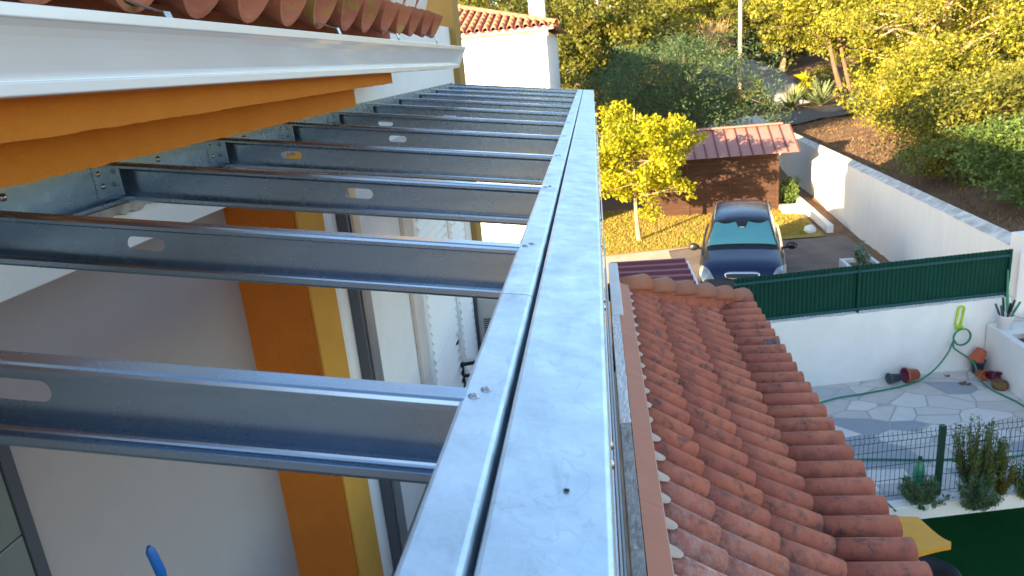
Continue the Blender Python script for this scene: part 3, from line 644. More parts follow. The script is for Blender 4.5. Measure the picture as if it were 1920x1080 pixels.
lean = thing('lean_to_building', 'low building with a concave clay tile roof beside the white parapet', 'building', (1.0, 5, G0))
PROF = [Vector((0.215, 0, -2.315)), Vector((0.545, 0, -2.535)), Vector((0.905, 0, -2.755)), Vector((1.280, 0, -2.945)), Vector((1.740, 0, -2.965))]
PITCH = 0.2225; RR = 0.089
mbc = MB(); mbt = MB(); mbp = MB(); mbe = MB()
rnd = random.Random(11)
def hipx(y): return 0.15+(y-7.30)*1.06 if y > 7.30 else -9
yy0 = 3.755-PITCH*11
rows_y = [yy0+PITCH*i for i in range(36)]
for y in rows_y:
    if y > 9.0: break
    hx = hipx(y)
    for c in range(4):
        a = PROF[c]; b = PROF[c+1]
        if hx > b.x-0.05: continue
        d = (b-a).normalized(); upn = Vector((-d.z, 0, d.x)) if d.x > 0 else Vector((0,0,1))
        j = rnd.uniform(-.004, .004); jx = rnd.uniform(-.006, .006)
        start = a.copy()
        if hx > a.x: start = a+(b-a)*((hx-a.x)/(b.x-a.x))
        elif c > 0: start = a-d*0.05
        lo = b+d*0.012+Vector((jx, 0, 0)); hi = start
        lo = lo-upn*RR*0.98+Vector((0, y+j, 0)); hi = hi-upn*(RR*0.98+0.013)+Vector((0, y+j+rnd.uniform(-.003,.003), 0))
        half_tile(mbc, lo, hi, (0,1,0), upn, RR+0.003, RR-0.003, n=14, th=0.010)
        # trough between this roll and the next
        lo2 = lo-upn*0.0+Vector((-0.02, PITCH/2, 0)); hi2 = hi+Vector((0, PITCH/2, 0))
        half_tile(mbt, lo2-upn*0.005, hi2-upn*0.005, (0,1,0), upn, 0.066, 0.062, n=6, flip=-1)
    if hx < PROF[0].x and y < 7.3:
        # flat tongue of mortar closing the upper end of the roll
        a = PROF[0]; d = (PROF[1]-a).normalized(); upn = Vector((-d.z, 0, d.x)); sz = 0.095 if y < 4.2 else 0.062
        sz *= rnd.uniform(0.85, 1.15); n = 9; vs = []
        for k in range(n+1):
            t = -math.pi/2+math.pi*k/n
            yy = math.sin(t)*0.050; s = math.cos(t)**0.7*sz if k not in (0, n) else 0.0
            hgt = math.sqrt(max(0, RR*RR-yy*yy))-RR*0.98
            vs.append(a+d*(s+0.0)+upn*(hgt+0.006)+Vector((0, y+yy, 0)))
        base = [a+d*(-0.045)+upn*(math.sqrt(max(0, RR*RR-(v.y-y)**2))-RR*0.98+0.008)+Vector((0, v.y, 0)) for v in vs]
        mbp = MB(); mbp.add(vs+base, [(k, k+1, n+1+k+1, n+1+k) for k in range(n)]); child(mbp, 'mortar_tongue', M['cream'], lean, solid=0.008)
rnd2 = random.Random(2)
child(mbc, 'cover_tiles', M['tile'], lean, label='weathered clay cover tiles'); child(mbt, 'channel_tiles', M['tile'], lean)
mb = MB(); y0, y1 = 1.0, 8.95       # under-sheet so no light comes through between tiles
for a, b in zip(PROF[:-1], PROF[1:]):
    off = -0.115
    for i in range(30):
        ya = y0+(y1-y0)*i/30; yb = y0+(y1-y0)*(i+1)/30
        if hipx(ya) > b.x: continue
        mb.add([(a.x, ya, a.z+off), (b.x, ya, b.z+off), (b.x, yb, b.z+off), (a.x, yb, a.z+off)], [(0,1,2,3)])
child(mb, 'roof_deck', M['tileold'], lean)
mb = MB()
for i in range(8):
    a = 1.0+i*0.79; b = min(a+0.788, 7.25); 
    mb.prism([(0.119, -2.236), (0.236, -2.292), (0.238, -2.300), (0.236, -2.304), (0.119, -2.248)], a, b, ax=1)
child(mb, 'flashing', M['flash'], lean, bevel=0.0015)
mb = MB(); mb.prism([(0.119, -2.25), (0.21, -2.302), (0.245, -2.335), (0.245, -2.38), (0.119, -2.38)], 1.0, 7.3, ax=1); child(mb, 'mortar_bed', M['cream'], lean)
# hip tiles
mb = MB(); A = Vector((0.13, 7.28, -2.225)); B = Vector((1.66, 8.82, -2.99)); n = 6; D = (B-A); dl = D.normalized(); sd = dl.cross(Vector((0,0,1))).normalized(); up_ = sd.cross(dl)
for i in range(n):
    a = A+D*((i+1)/n)+dl*0.04; b = A+D*(i/n)
    half_tile(mb, a-up_*0.085+up_*0.020, b-up_*0.105, sd, up_, 0.150, 0.104, n=14, th=0.02)
child(mb, 'hip_tiles', M['hiptile'], lean, label='overlapping hip ridge tiles')
mb = MB(); mb.obox((A+B)/2-up_*0.16, D*0.5, sd*0.11, up_*0.09); child(mb, 'hip_mortar', M['tile'], lean)
# far slope behind the hip
mb = MB(); mb.add([(0.12, 7.35, -2.33), (1.66, 8.85, -3.05), (0.12, 8.85, -3.05)], [(0, 1, 2)]); child(mb, 'far_slope', M['tileold'], lean, solid=0.02)
mb = MB(); mb.box(0.14, 1.42, 1.0, 8.55, G0-0.2, -3.08); child(mb, 'wall', M['white'], lean)
mb = MB(); mb.box(1.42, 1.755, 1.0, 8.9, -3.10, -3.065); mb.box(1.748, 1.765, 1.0, 8.9, -3.14, -3.055); child(mb, 'eave_board', M['white'], lean, bevel=0.003)
# little crumpled scrap lying on the roof
mb = MB(); rnd = random.Random(8)
def scrap(u, v): return (1.585+0.11*(u-0.5)+0.012*math.sin(v*9), 7.0+0.075*(v-0.5)+0.01*math.sin(u*11), -2.905+0.03*abs(math.sin(u*7+v*5))+0.025*math.exp(-((u-.2)**2+(v-.5)**2)*18))
mb.grid(scrap, 9, 9, False); tag(mb.build('crumpled_scrap', M['debris'], solid=0.002), 'small crumpled grey scrap lying on the lower clay tiles', 'scrap')
# maroon awning beyond the hip
aw = thing('sheet_awning', 'maroon ribbed sheet awning just beyond the hip tiles', 'awning', (0.7, 10.6, G0))
mb = MB(); ybs = []
y = 9.6
while y < 11.25:
    zz = -3.24; ybs += [(y, zz), (y+0.20, zz), (y+0.22, zz+0.035), (y+0.27, zz+0.035), (y+0.29, zz)]; y += 0.30
vs = [(x, q[0], q[1]) for x in (0.10, 1.27) for q in ybs]; n = len(ybs)
mb.add(vs, [(i, i+1, n+i+1, n+i) for i in range(n-1)]); child(mb, 'roof_sheet', M['maroon'], aw, solid=0.003)
mb = MB(); mb.box(1.272, 1.30, 9.6, 11.2, -3.36, -3.21); child(mb, 'edge_trim', M['white'], aw, bevel=0.003)
mb = MB()
for x, y in ((0.2, 11.0), (1.2, 11.0), (1.2, 9.7)): mb.box(x-0.03, x+0.03, y-0.03, y+0.03, G0, -3.262)
child(mb, 'posts', M['white'], aw)

# ------------------------------------------------------------ things on the terrace
ac = thing('air_conditioner', 'off white air conditioner outdoor unit on the house wall beside the shutters', 'air conditioner', (-1.54, 8.15, -2.9))
mb = MB(); mb.box(-1.50, -1.12, 7.98, 8.43, -3.16, -2.58); child(mb, 'casing', M['acwhite'], ac, bevel=0.02)
mb = MB()
for i in range(9): mb.box(-1.42, -1.16, 7.972, 7.981, -3.06+i*0.026, -3.048+i*0.026)
child(mb, 'grille', M['greypot'], ac)
mb = MB(); mb.box(-1.53, -1.15, 8.05, 8.09, -3.20, -3.165); child(mb, 'bracket', M['pipe'], ac)
mb = MB(); mb.box(-1.53, -1.15, 8.30, 8.34, -3.20, -3.165); child(mb, 'bracket', M['pipe'], ac)
mb = MB(); mb.tube([(-1.49, 7.93, -2.55), (-1.50, 7.92, -2.75), (-1.50, 7.92, FZ)], 0.03, 10); child(mb, 'pipe', M['greypot'], ac)
rk = thing('folding_clothes_rack', 'black and white folding clothes rack fixed beside the shutters', 'clothes rack', (-1.5, 6.9, -3.3))
mb = MB(); mb.box(-1.50, -1.47, 6.80, 6.83, FZ, -2.87); child(mb, 'upright', M['blackmetal'], rk, bevel=0.003)
mb = MB(); mb.box(-1.50, -1.46, 6.79, 6.82, -2.869, -2.56); child(mb, 'white_arm', M['shutter'], rk, bevel=0.003)
mb = MB(); mb.obox((-1.25, 6.80, -2.87), (0.24, 0, 0.035), (0, 0.014, 0), (0, 0, 0.016)); mb.obox((-1.25, 6.80, -3.01), (0.24, 0, 0.02), (0, 0.014, 0), (0, 0, 0.014)); child(mb, 'rail', M['blackmetal'], rk)
mb = MB(); mb.obox((-1.22, 6.80, -2.82), (0.22, 0, 0.035), (0, 0.012, 0), (0, 0, 0.012)); child(mb, 'white_rail', M['shutter'], rk)
mb = MB(); mb.lathe([(0, -0.02), (0.022, -0.02), (0.022, 0.02), (0, 0.02)], c=(-1.50, 6.76, -2.64), axis=(0, 1, 0)); child(mb, 'knob', M['blackmetal'], rk)
br = thing('broom', 'blue broom handle leaning on the grey recessed wall', 'broom', (-1.42, 2.1, FZ))
mb = MB(); a = Vector((-1.42, 2.15, FZ+0.02)); b = Vector((-1.50, 1.871, -1.385)); 
mb.tube([a, a.lerp(b, 0.93)], 0.011, 10); child(mb, 'handle', M['blue'], br)
mb = MB(); mb.tube([a.lerp(b, 0.925), a.lerp(b, 0.94), a.lerp(b, 0.99), b], [0.0115, 0.017, 0.0155, 0.007], 12); child(mb, 'hanging_cap', M['blue'], br)
mb = MB(); mb.box(-1.57, -1.27, 2.11, 2.19, FZ+0.002, FZ+0.12); child(mb, 'brush', M['blackpot'], br, bevel=0.01)

# ------------------------------------------------------------ patio yard
WA = Vector((3.01, 10.34, 0)); WDv = Vector((2.49, 0.43, 0)).normalized(); WN = Vector((WDv.y, -WDv.x, 0))     # WN faces the camera
yw = thing('yard_wall', 'white rendered yard wall under the green sheet fence', 'wall', (3.6, 10.45, -5.0))
mb = MB(); L0, L1 = -1.4, 2.87; n = 60; rnd = random.Random(9)
def wpt(s, off, z): p = WA+WDv*s-WN*off; return (p.x, p.y, z)
tops = [-3.925+rnd.uniform(-.008, .008) for _ in range(n+1)]
for i in range(n):
    a = L0+(L1-L0)*i/n; b = L0+(L1-L0)*(i+1)/n
    mb.add([wpt(a, 0, G0-.2), wpt(b, 0, G0-.2), wpt(b, 0, tops[i+1]), wpt(a, 0, tops[i]), wpt(a, 0.18, G0-.2), wpt(b, 0.18, G0-.2), wpt(b, 0.18, tops[i+1]+.003), wpt(a, 0.18, tops[i]+.003)], [(0,1,2,3), (3,2,6,7), (5,4,7,6)])
mb.add([wpt(L1, 0, G0-.2), wpt(L1, .18, G0-.2), wpt(L1, .18, tops[-1]), wpt(L1, 0, tops[-1])], [(0,1,2,3)])
child(mb, 'wall', M['white'], yw)
fe = thing('sheet_fence', 'dark green ribbed sheet metal fence on the white yard wall', 'fence', (3.6, 10.5, -3.92))
mb = MB(); pts = []; s = -1.2; ph = 0
while s < 2.86:
    for ds, off in ((0, 0.085), (0.012, 0.070), (0.032, 0.070), (0.044, 0.085)): pts.append((s+ds, off))
    s += 0.062
n = len(pts); mb.add([wpt(a, b, -3.915) for a, b in pts]+[wpt(a, b, -3.225) for a, b in pts], [(i, i+1, n+i+1, n+i) for i in range(n-1)])
child(mb, 'sheet', M['greensheet'], fe, solid=0.002)
def bar(mb, a, b, za, zb, h, d0, d1):
    c = [wpt(a, d0, za-h), wpt(b, d0, zb-h), wpt(b, d0, zb+h), wpt(a, d0, za+h), wpt(a, d1, za-h), wpt(b, d1, zb-h), wpt(b, d1, zb+h), wpt(a, d1, za+h)]
    mb.add(c, [(0,1,2,3), (3,2,6,7), (0,4,5,1), (4,7,6,5), (0,3,7,4), (1,5,6,2)])
for zz in (-3.305, -3.870):
    mb = MB(); bar(mb, -1.2, 2.84, zz, zz, 0.017, 0.035, 0.066); child(mb, 'rail', M['greenmetal'], fe)
for s in (0.60, 2.82):
    mb = MB(); bar(mb, s-0.018, s+0.018, -3.59, -3.59, 0.35, 0.032, 0.064); child(mb, 'post', M['greensheet'], fe)
pil = thing('gate_pillar', 'white square pillar at the right end of the green sheet fence', 'pillar', (5.95, 10.9, G0))
mb = MB(); P0 = WA+WDv*2.90-WN*0.02; mb.obox((P0.x+0.22, P0.y+0.14, -4.42), WDv*0.20, WN*0.12, (0, 0, 1.40)); child(mb, 'shaft', M['whitewall'], pil, bevel=0.008)
pl = thing('planter', 'long white raised planter along the right side of the patio', 'planter', (5.8, 9.3, -5.0))
mb = MB()
mb.box(5.50, 5.60, 7.45, 10.74, -5.2, -4.285); mb.box(6.05, 6.15, 7.45, 10.78, -5.2, -4.18); mb.box(5.6002, 6.0498, 10.30, 10.745, -5.2, -4.285); mb.box(5.6002, 6.0498, 7.45, 7.55, -5.2, -4.287)
child(mb, 'wall', M['white'], pl, bevel=0.006)
mb = MB(); mb.box(5.5998, 6.0502, 7.549, 10.301, -5.2, -4.36); child(mb, 'soil', M['earth'], pl)
def leaf_cloud(name, pts, nrm, size, m, parent=None, aspect=0.5, seed=0, up=0.35, local=None, fold=False):
    """pts (n,3) leaf centres; each leaf is a pointed quad"""
    r = np.random.default_rng(seed); n = len(pts)
    d = r.normal(size=(n, 3))+nrm*0.8; d[:, 2] += up; d /= np.linalg.norm(d, axis=1)[:, None]
    q = r.normal(size=(n, 3)); s = np.cross(d, q); s /= np.linalg.norm(s, axis=1)[:, None]
    L = (size*r.uniform(0.6, 1.35, n))[:, None]; W = L*aspect
    V = np.stack([pts-d*L*0.5, pts+s*W*0.5, pts+d*L*0.5, pts-s*W*0.5], 1).reshape(-1, 3)
    F = np.arange(4*n).reshape(n, 4)
    return np_mesh(name, V, F, m, parent)
def blob_points(blobs, n, seed=0, shell=0.55):
    r = np.random.default_rng(seed); w = np.array([b[1][0]*b[1][1] for b in blobs]); w = w/w.sum()
    idx = r.choice(len(blobs), n, p=w); d = r.normal(size=(n, 3)); d /= np.linalg.norm(d, axis=1)[:, None]
    rad = shell+(1.05-shell)*r.random(n)**0.7
    C = np.array([b[0] for b in blobs])[idx]; RR_ = np.array([b[1] for b in blobs])[idx]
    return C+d*RR_*rad[:, None], d
# plants in the planter
def small_plant(name, loc, h, rad, m, label, cat, n=260, ls=0.05, grp=None, seed=0, stems=5, asp=0.45, up=0.4):
    t = thing(name, label, cat, loc, grp); rnd = random.Random(seed); mb = MB(); blobs = []
    for i in range(stems):
        a = rnd.uniform(0, 6.28); tip = Vector((math.cos(a)*rad*rnd.uniform(.3,.9), math.sin(a)*rad*rnd.uniform(.3,.9), h*rnd.uniform(.6, 1)))
        mb.tube([(0, 0, -0.02), tip*0.5+Vector((0, 0, 0.03)), tip], [0.008, 0.006, 0.003], 5)
        for k in range(3): blobs.append((tuple(tip*(0.45+0.25*k)), (rad*0.34, rad*0.34, h*0.2)))
    mb.build('stems', M['bark'], t)
    p, d = blob_points(blobs, n, seed); leaf_cloud('leaves', p, d, ls, m, t, asp, seed, up)
    return t
small_plant('bedding_plant', (5.80, 10.10, -4.36), 0.20, 0.13, M['leaf_yellow'], 'yellow green bedding plant at the far end of the planter', 'plant', seed=1, ls=0.07)
small_plant('bedding_plant', (5.86, 9.55, -4.36), 0.24, 0.20, M['leaf_bed'], 'dark green bedding plant at the right edge behind the hooped wire', 'plant', seed=2, ls=0.07, n=400)
mb = MB(); mb.tube([(5.70, 9.72, -4.36), (5.70, 9.72, -4.05)], 0.008, 6); mb.tube([(5.62, 9.62, -4.36), (5.66, 9.60, -4.22), (5.74, 9.56, -4.19), (5.80, 9.52, -4.24), (5.82, 9.50, -4.36)], 0.005, 6)
tag(mb.build('plant_support', M['shutter']), 'thin white stake and hooped wire in the planter soil', 'plant support')
bk_ = thing('bucket', 'white bucket of tool handles on the planter corner', 'bucket', (5.62, 10.52, -4.285))
mb = MB(); mb.lathe([(0.0, 0.004), (0.085, 0.0), (0.112, 0.20), (0.118, 0.205), (0.112, 0.21), (0.106, 0.20), (0.08, 0.01), (0.0, 0.01)], n=24); mb.build('tub', M['shutter'], bk_)
tl_ = thing('garden_tools', 'bunch of teal and black tool handles standing in the white bucket', 'garden tools', (5.62, 10.52, -4.27))
for i, (dx, dy, hgt, mm) in enumerate([(-.15, 0.0, .36, 'greypot'), (-.05, .02, .44, 'greenpost'), (-.09, -.03, .34, 'greypot'), (.05, 0, .36, 'blackmetal'), (.11, .02, .40, 'greenpost'), (.17, -.01, .38, 'hose')]):
    mb = MB(); b = Vector((dx, dy, hgt)); mb.tube([Vector((dx*.15, dy*.2, 0.02)), b*0.55, b*0.6, b], [.007, .009, .017, .014], 8); mb.build('handle', M[mm], tl_)
mb = MB(); mb.tube([(5.64, 10.5, -4.08), (5.84, 10.42, -4.12), (5.97, 10.3, -4.28)], 0.006, 6); tag(mb.build('cane', M['twig']), 'thin cane resting across the bucket rim', 'cane')
mb = MB(); P0 = WA+WDv*2.82+WN*0.05; mb.tube([P0+Vector((0, 0, -4.28)), P0+Vector((-.04, 0, -3.98)), P0+Vector((-.07, .02, -3.5))], [0.022, 0.020, 0.012], 8)
tag(mb.build('fence_pole', M['lantern']), 'short bright green pole leaning at the right end of the fence', 'pole')
# lime hose holder, hose
hk = thing('hose_holder', 'lime green plastic hose holder on the white wall', 'hose holder', (5.12, 10.69, -4.2))
ct = WA+WDv*2.10+WN*0.012; mb = MB(); U = Vector((0.12, 0.02, 0.985)).normalized(); hs_ = []
for rr, off in ((0.055, 0), (0.032, 0)):
    loop = []
    for k in range(24):
        t = 2*math.pi*k/24; loop.append(ct+Vector((0,0,-4.13))+U*(math.sin(t)*rr*0.9+(0.11 if math.sin(t) > 0 else -0.11))+WDv*(math.cos(t)*rr))
    hs_.append(loop)
vs = hs_[0]+hs_[1]+[p+WN*0.02 for p in hs_[0]]+[p+WN*0.02 for p in hs_[1]]
fs = []
for k in range(24):
    j = (k+1) % 24; fs += [(k, j, 24+j, 24+k), (48+k, 72+k, 72+j, 48+j), (k, 48+k, 48+j, j), (24+k, 24+j, 72+j, 72+k)]
mb.add(vs, fs); child(mb, 'back_plate', M['lime'], hk)
mb = MB(); p = ct+Vector((0,0,-4.30)); mb.tube([p, p+WN*0.07, p+WN*0.12+Vector((0,0,0.03))], [0.02, 0.018, 0.014], 8); mb.obox(p+WN*0.01, WDv*0.045, WN*0.012, U*0.03); child(mb, 'hook', M['lime'], hk)
mb = MB(); c = ct+WN*0.09+Vector((0, 0, -4.42))
loop = [c+WDv*(math.cos(t)*0.125)+Vector((0,0,math.sin(t)*0.125))+WN*(0.004*k/6) for k, t in enumerate([math.radians(200-i*24) for i in range(0, 31)])]
left = [(2.2, 9.25), (2.99, 9.82), (3.6, 10.02), (4.1, 10.18), (4.45, 10.36)]
pts = [Vector((2.0, 8.95, -4.985))]+[Vector((a, b, -4.985)) for a, b in left]+[Vector((4.72, 10.48, -4.86)), Vector((4.90, 10.55, -4.66)), loop[0]+Vector((-0.02, 0, -0.06))]
right = [loop[-1]+Vector((0.01, 0, -0.12)), Vector((5.24, 10.50, -4.78)), Vector((5.25, 10.30, -4.95)), Vector((5.27, 10.0, -4.985)), Vector((5.42, 9.5, -4.985)), Vector((5.38, 8.9, -4.985)), Vector((5.2, 8.45, -4.985)), Vector((4.6, 8.22, -4.985)), Vector((3.8, 8.2, -4.985)), Vector((3.0, 8.25, -4.985)), Vector((2.2, 8.20, -4.985))]
allp = pts+loop+right
def smooth_path(P, k=4):
    out = []
    for i in range(len(P)-1):
        p0, p1, p2, p3 = P[max(i-1, 0)], P[i], P[i+1], P[min(i+2, len(P)-1)]
        for j in range(k):
            t = j/k; out.append(0.5*((2*p1)+(p2-p0)*t+(2*p0-5*p1+4*p2-p3)*t*t+(3*p1-p0-3*p2+p3)*t**3))
    return out+[P[-1]]
mb.tube(smooth_path(allp), 0.012, 8); tag(mb.build('garden_hose', M['hose']), 'green garden hose looped on the lime holder and trailing over the patio', 'hose')
# pots
def pot(name, label, loc, r, h, m, axis, group='plant pots lying by the yard wall', rim=True):
    mb = MB(); ax = Vector(axis).normalized()
    prof = [(0, 0), (r*0.72, 0), (r*0.95, h*0.86)]+([(r*1.05, h*0.86), (r*1.07, h)] if rim else [(r, h)])+[(r*0.94, h), (r*0.68, h*0.06), (0, h*0.06)]
    mb.lathe(prof, n=22, axis=ax); o = mb.build(name, m); o.location = loc; return tag(o, label, 'plant pot', group)
pot('plant_pot', 'small dark grey pot lying at the mouth of the nested pots', (4.18, 10.36, -4.92), 0.075, 0.17, M['greypot'], (-1, -0.25, 0.05))
pot('plant_pot', 'terracotta pot lying on its side by the wall holding the purple one', (4.44, 10.40, -4.895), 0.105, 0.19, M['terrapot'], (-1, -0.22, 0.06))
pot('plant_pot', 'dark purple pot ring showing inside the terracotta pot by the wall', (4.30, 10.37, -4.888), 0.102, 0.05, M['purplepot'], (-1, -0.22, 0.06))
pot('plant_pot', 'terracotta pot tipped upside down in the wall corner', (5.38, 10.58, -4.63), 0.10, 0.17, M['terrapot'], (-0.35, 0.1, -1))
pot('plant_pot', 'dark grey pot under the upside down terracotta pot', (5.36, 10.60, -5.0), 0.095, 0.20, M['greypot'], (0, 0, 1))
pot('plant_pot', 'purple mouthed pot lying beside the planter wall', (5.40, 10.34, -4.915), 0.085, 0.16, M['purplepot'], (0.25, -1, 0.1))
pot('plant_pot', 'faded red pot lying behind the purple mouthed one', (5.28, 10.42, -4.92), 0.075, 0.13, M['terrapot'], (0.3, -1, 0.05))
mb = MB(); mb.lathe([(0, 0), (0.10, 0.0), (0.125, 0.05), (0.12, 0.13), (0.105, 0.14), (0.10, 0.11), (0, 0.10)], n=18); o = mb.build('wicker_basket', M['basket']); o.location = (5.40, 10.05, -5.0); o.scale = (.8, .8, .8); tag(o, 'small round brown wicker basket against the planter foot', 'basket')
rnd = random.Random(21)
for i, (x, y) in enumerate([(4.98, 10.22), (5.06, 10.20), (5.02, 10.26), (4.90, 10.50)]):
    mb = MB()
    def lf(u, v, a=rnd.uniform(0, 3)): return ((u-.5)*.07, (v-.5)*.05, 0.004+0.02*math.sin(3*u+a)**2)
    mb.grid(lf, 4, 4); o = mb.build('dead_leaf', M['basket'], solid=0.002); o.location = (x, y, -4.998); tag(o, 'curled brown dead leaf on the paving by the corner pots', 'leaf', 'dead leaves on the paving')
# kerb, mesh fence, shrubs
kb = thing('kerb_wall', 'low white kerb between the planted strip and the turf', 'kerb', (3.6, 7.2, -5.1))
mb = MB(); KA = Vector((1.46, 6.97, 0)); KD = (Vector((4.40, 7.42, 0))-Vector((2.82, 7.16, 0))).normalized(); KN = Vector((KD.y, -KD.x, 0))
mb.obox(KA+KD*2.1+Vector((0, 0, -5.05))+KN*(-0.02), KD*2.1, KN*0.075, (0, 0, 0.12)); child(mb, 'kerb', M['whitewall'], kb, bevel=0.008)
mf = thing('mesh_fence', 'low dark green wire mesh fence in front of the patio', 'fence', (3.6, 7.4, -5.0))
FO = KA-KN*0.16
def fpan(s0, s1):
    mb = MB(); s = s0
    sec = [(-4.93, 0), (-4.25, 0), (-4.215, 0.022), (-4.18, 0.0), (-4.135, 0)]
    while s <= s1+1e-6:
        p = FO+KD*s; mb.tube([p+KN*o_+Vector((0, 0, z)) for z, o_ in sec], 0.0028, 4, smooth=False); s += 0.052
    for z in (-4.92, -4.72, -4.54, -4.36, -4.25, -4.18):
        mb.tube([FO+KD*s0+Vector((0,0,z)), FO+KD*s1+Vector((0,0,z))], 0.0032, 4, smooth=False)
    child(mb, 'mesh_panel', M['wire'], mf)
fpan(0.5, 2.05); fpan(2.12, 3.9)
for s in (2.085, 3.95):
    mb = MB(); p = FO+KD*s; mb.obox((p.x, p.y, -4.62), KD*0.028, KN*0.028, (0, 0, 0.5)); child(mb, 'post', M['greenpost'], mf, bevel=0.004)
def rosemary(loc, h, rad, label, seed, n=22, m='leaf_rose'):
    t = thing('rosemary_bush', label, 'shrub', loc); rnd = random.Random(seed); mb = MB(); P = []; D = []
    for i in range(n):
        a = rnd.uniform(0, 6.28); k = rnd.uniform(.15, 1); hh = h*rnd.uniform(.55, 1)*(1-0.35*k*k)
        b = Vector((0, 0, 0)); c = Vector((math.cos(a)*rad*k*.7, math.sin(a)*rad*k*.7, hh*.5)); d = Vector((math.cos(a)*rad*k, math.sin(a)*rad*k, hh))
        mb.tube([b, c, d], [.007, .005, .002], 5)
        for j in range(130):
            s = rnd.uniform(.18, 1); q = b.lerp(c, s*2) if s < .5 else c.lerp(d, s*2-1)
            P.append(q+Vector((rnd.gauss(0, .016), rnd.gauss(0, .016), rnd.gauss(0, .012)))); D.append((d-c).normalized()*.8)
    mb.build('stems', M['bark'], t); leaf_cloud('leaves', np.array([tuple(p) for p in P]), np.array([tuple(p) for p in D]), 0.042, M[m], t, 0.22, seed, .5)
    return t
rosemary((3.27, 7.25, -5.0), 0.42, 0.26, 'low bushy blue green rosemary left of the dark fence post', 1, 30)
rosemary((3.75, 7.20, -5.0), 0.46, 0.24, 'low grey green bush just right of the dark fence post', 2, 28)
rosemary((3.90, 7.48, -5.0), 1.02, 0.30, 'tall upright rosemary with spiky tips rising above the mesh fence', 3, 60, 'leaf_bed')
rosemary((4.10, 7.42, -5.0), 0.78, 0.13, 'thin reddish brown upright shrub beside the tall rosemary', 4, 20, 'leaf_mid')
rosemary((4.35, 7.36, -5.0), 0.62, 0.20, 'green shrub at the right edge behind the kerb', 5, 22, 'leaf_bed')
ln = thing('bottle_lamp', 'green translucent bottle standing behind the mesh fence', 'bottle', (3.33, 7.56, -5.0))
mb = MB(); mb.lathe([(0, 0), (.055, 0), (.058, .30), (.04, .36), (.018, .39), (.018, .41), (0, .41)], n=18); mb.build('bottle', M['lantern'], ln)
mb = MB(); mb.lathe([(0, .411), (.024, .411), (.02, .45), (0, .455)], n=14); mb.build('cap', M['greenpost'], ln)
mb = MB(); mb.tube([(2.6, 7.22, -4.97), (2.75, 7.18, -4.90), (2.85, 7.22, -4.87), (2.95, 7.15, -4.96)], 0.012, 6); mb.tube([(2.62, 7.25, -4.96), (2.68, 7.22, -4.78)], 0.008, 6)
tag(mb.build('dry_branch', M['bark']), 'bare dark dry branch on the strip near the roof eave', 'branch')
# yellow board and dark tub on the turf
yb_ = thing('garden_canopy', 'curved yellow canopy board jutting out over the turf beside the eave', 'canopy', (2.6, 5.8, -4.3))
mb = MB(); n = 14; out = []
pl_o = [(2.30, 6.15), (2.715, 6.11)]
for k in range(1, n+1):
    t = k/n; out.append((2.715+0.125*(t**1.0)+0.0, 6.11-0.36*t+0.085*math.sin(math.pi*t)*-1+0.0))
pl_o += out+[(2.82, 5.70)]
for k in range(1, 9):
    t = k/8; pl_o.append((2.82-0.34*t, 5.70-0.11*math.sin(t*math.pi/2)+0.03*math.sin(math.pi*t)))
pl_o += [(2.30, 5.58)]
mb.prism(pl_o, -4.345, -4.30, ax=2); child(mb, 'board', M['yellowboard'], yb_, bevel=0.003)
mb = MB(); mb.box(2.32, 2.38, 5.66, 5.72, -5.1, -4.346); mb.box(2.32, 2.38, 6.0, 6.06, -5.1, -4.346); child(mb, 'leg', M['yellowboard'], yb_)
mb = MB(); mb.lathe([(0, 0), (.16, 0), (.24, .12), (.25, .26), (.235, .27), (.225, .14), (0, .10)], n=28); o = mb.build('garden_tub', M['blackpot']); o.location = (2.83, 6.02, -5.10); tag(o, 'round black tub on the turf below the yellow board', 'tub')

# ------------------------------------------------------------ long boundary wall on the right
bw = thing('boundary_wall', 'long white streaked boundary wall running back from the green fence past the shed', 'wall', (7, 22, G0))
mb = MB(); mc = MB(); n = 90; rnd = random.Random(4)
def bz(y): return -3.38-0.0175*y+(-0.16 if False else 0)
for i in range(n):
    ya = 11.0+(43-11.0)*i/n; yb = 11.0+(43-11.0)*(i+1)/n
    xa, xb = wallx(ya), wallx(yb); za, zb = bz(ya)+rnd.uniform(-.01, .01)*0, bz(yb)
    mb.add([(xa, ya, G0-.3), (xb, yb, G0-.3), (xb, yb, zb-.10), (xa, ya, za-.10)], [(0,3,2,1)])
    mb.add([(xa+.2, ya, G0-.3), (xb+.2, yb, G0-.3), (xb+.2, yb, zb), (xa+.2, ya, za)], [(0,1,2,3)])
    e0 = 0.006*math.sin(i*2.1); e1 = 0.006*math.sin((i+1)*2.1)
    mc.add([(xa-.012, ya, za-.10+e0), (xb-.012, yb, zb-.10+e1), (xb+.01, yb, zb-.085+e1), (xa+.01, ya, za-.085+e0), (xb+.21, yb, zb+.002), (xa+.21, ya, za+.002), (xa+.0, ya, za-.105+e0), (xb+.0, yb, zb-.105+e1)], [(0,3,2,1), (3,5,4,2), (0,1,7,6)])
mb.add([(wallx(11), 11, G0-.3), (wallx(11)+.2, 11, G0-.3), (wallx(11)+.2, 11, bz(11)), (wallx(11), 11, bz(11)-.1)], [(0,1,2,3)])
child(mb, 'wall', M['whitewall'], bw); child(mc, 'coping', M['coping'], bw)
rw = thing('rear_wall', 'white rear garden wall behind the shed partly hidden by the dark feathery tree', 'wall', (5, 40, G0))
mb = MB(); mb.obox((2.7, 40.6, -5.15), (5.75, 2.0, 0), (-.035, .1, 0), (0, 0, 1.0)); child(mb, 'wall', M['whitewall'], rw)
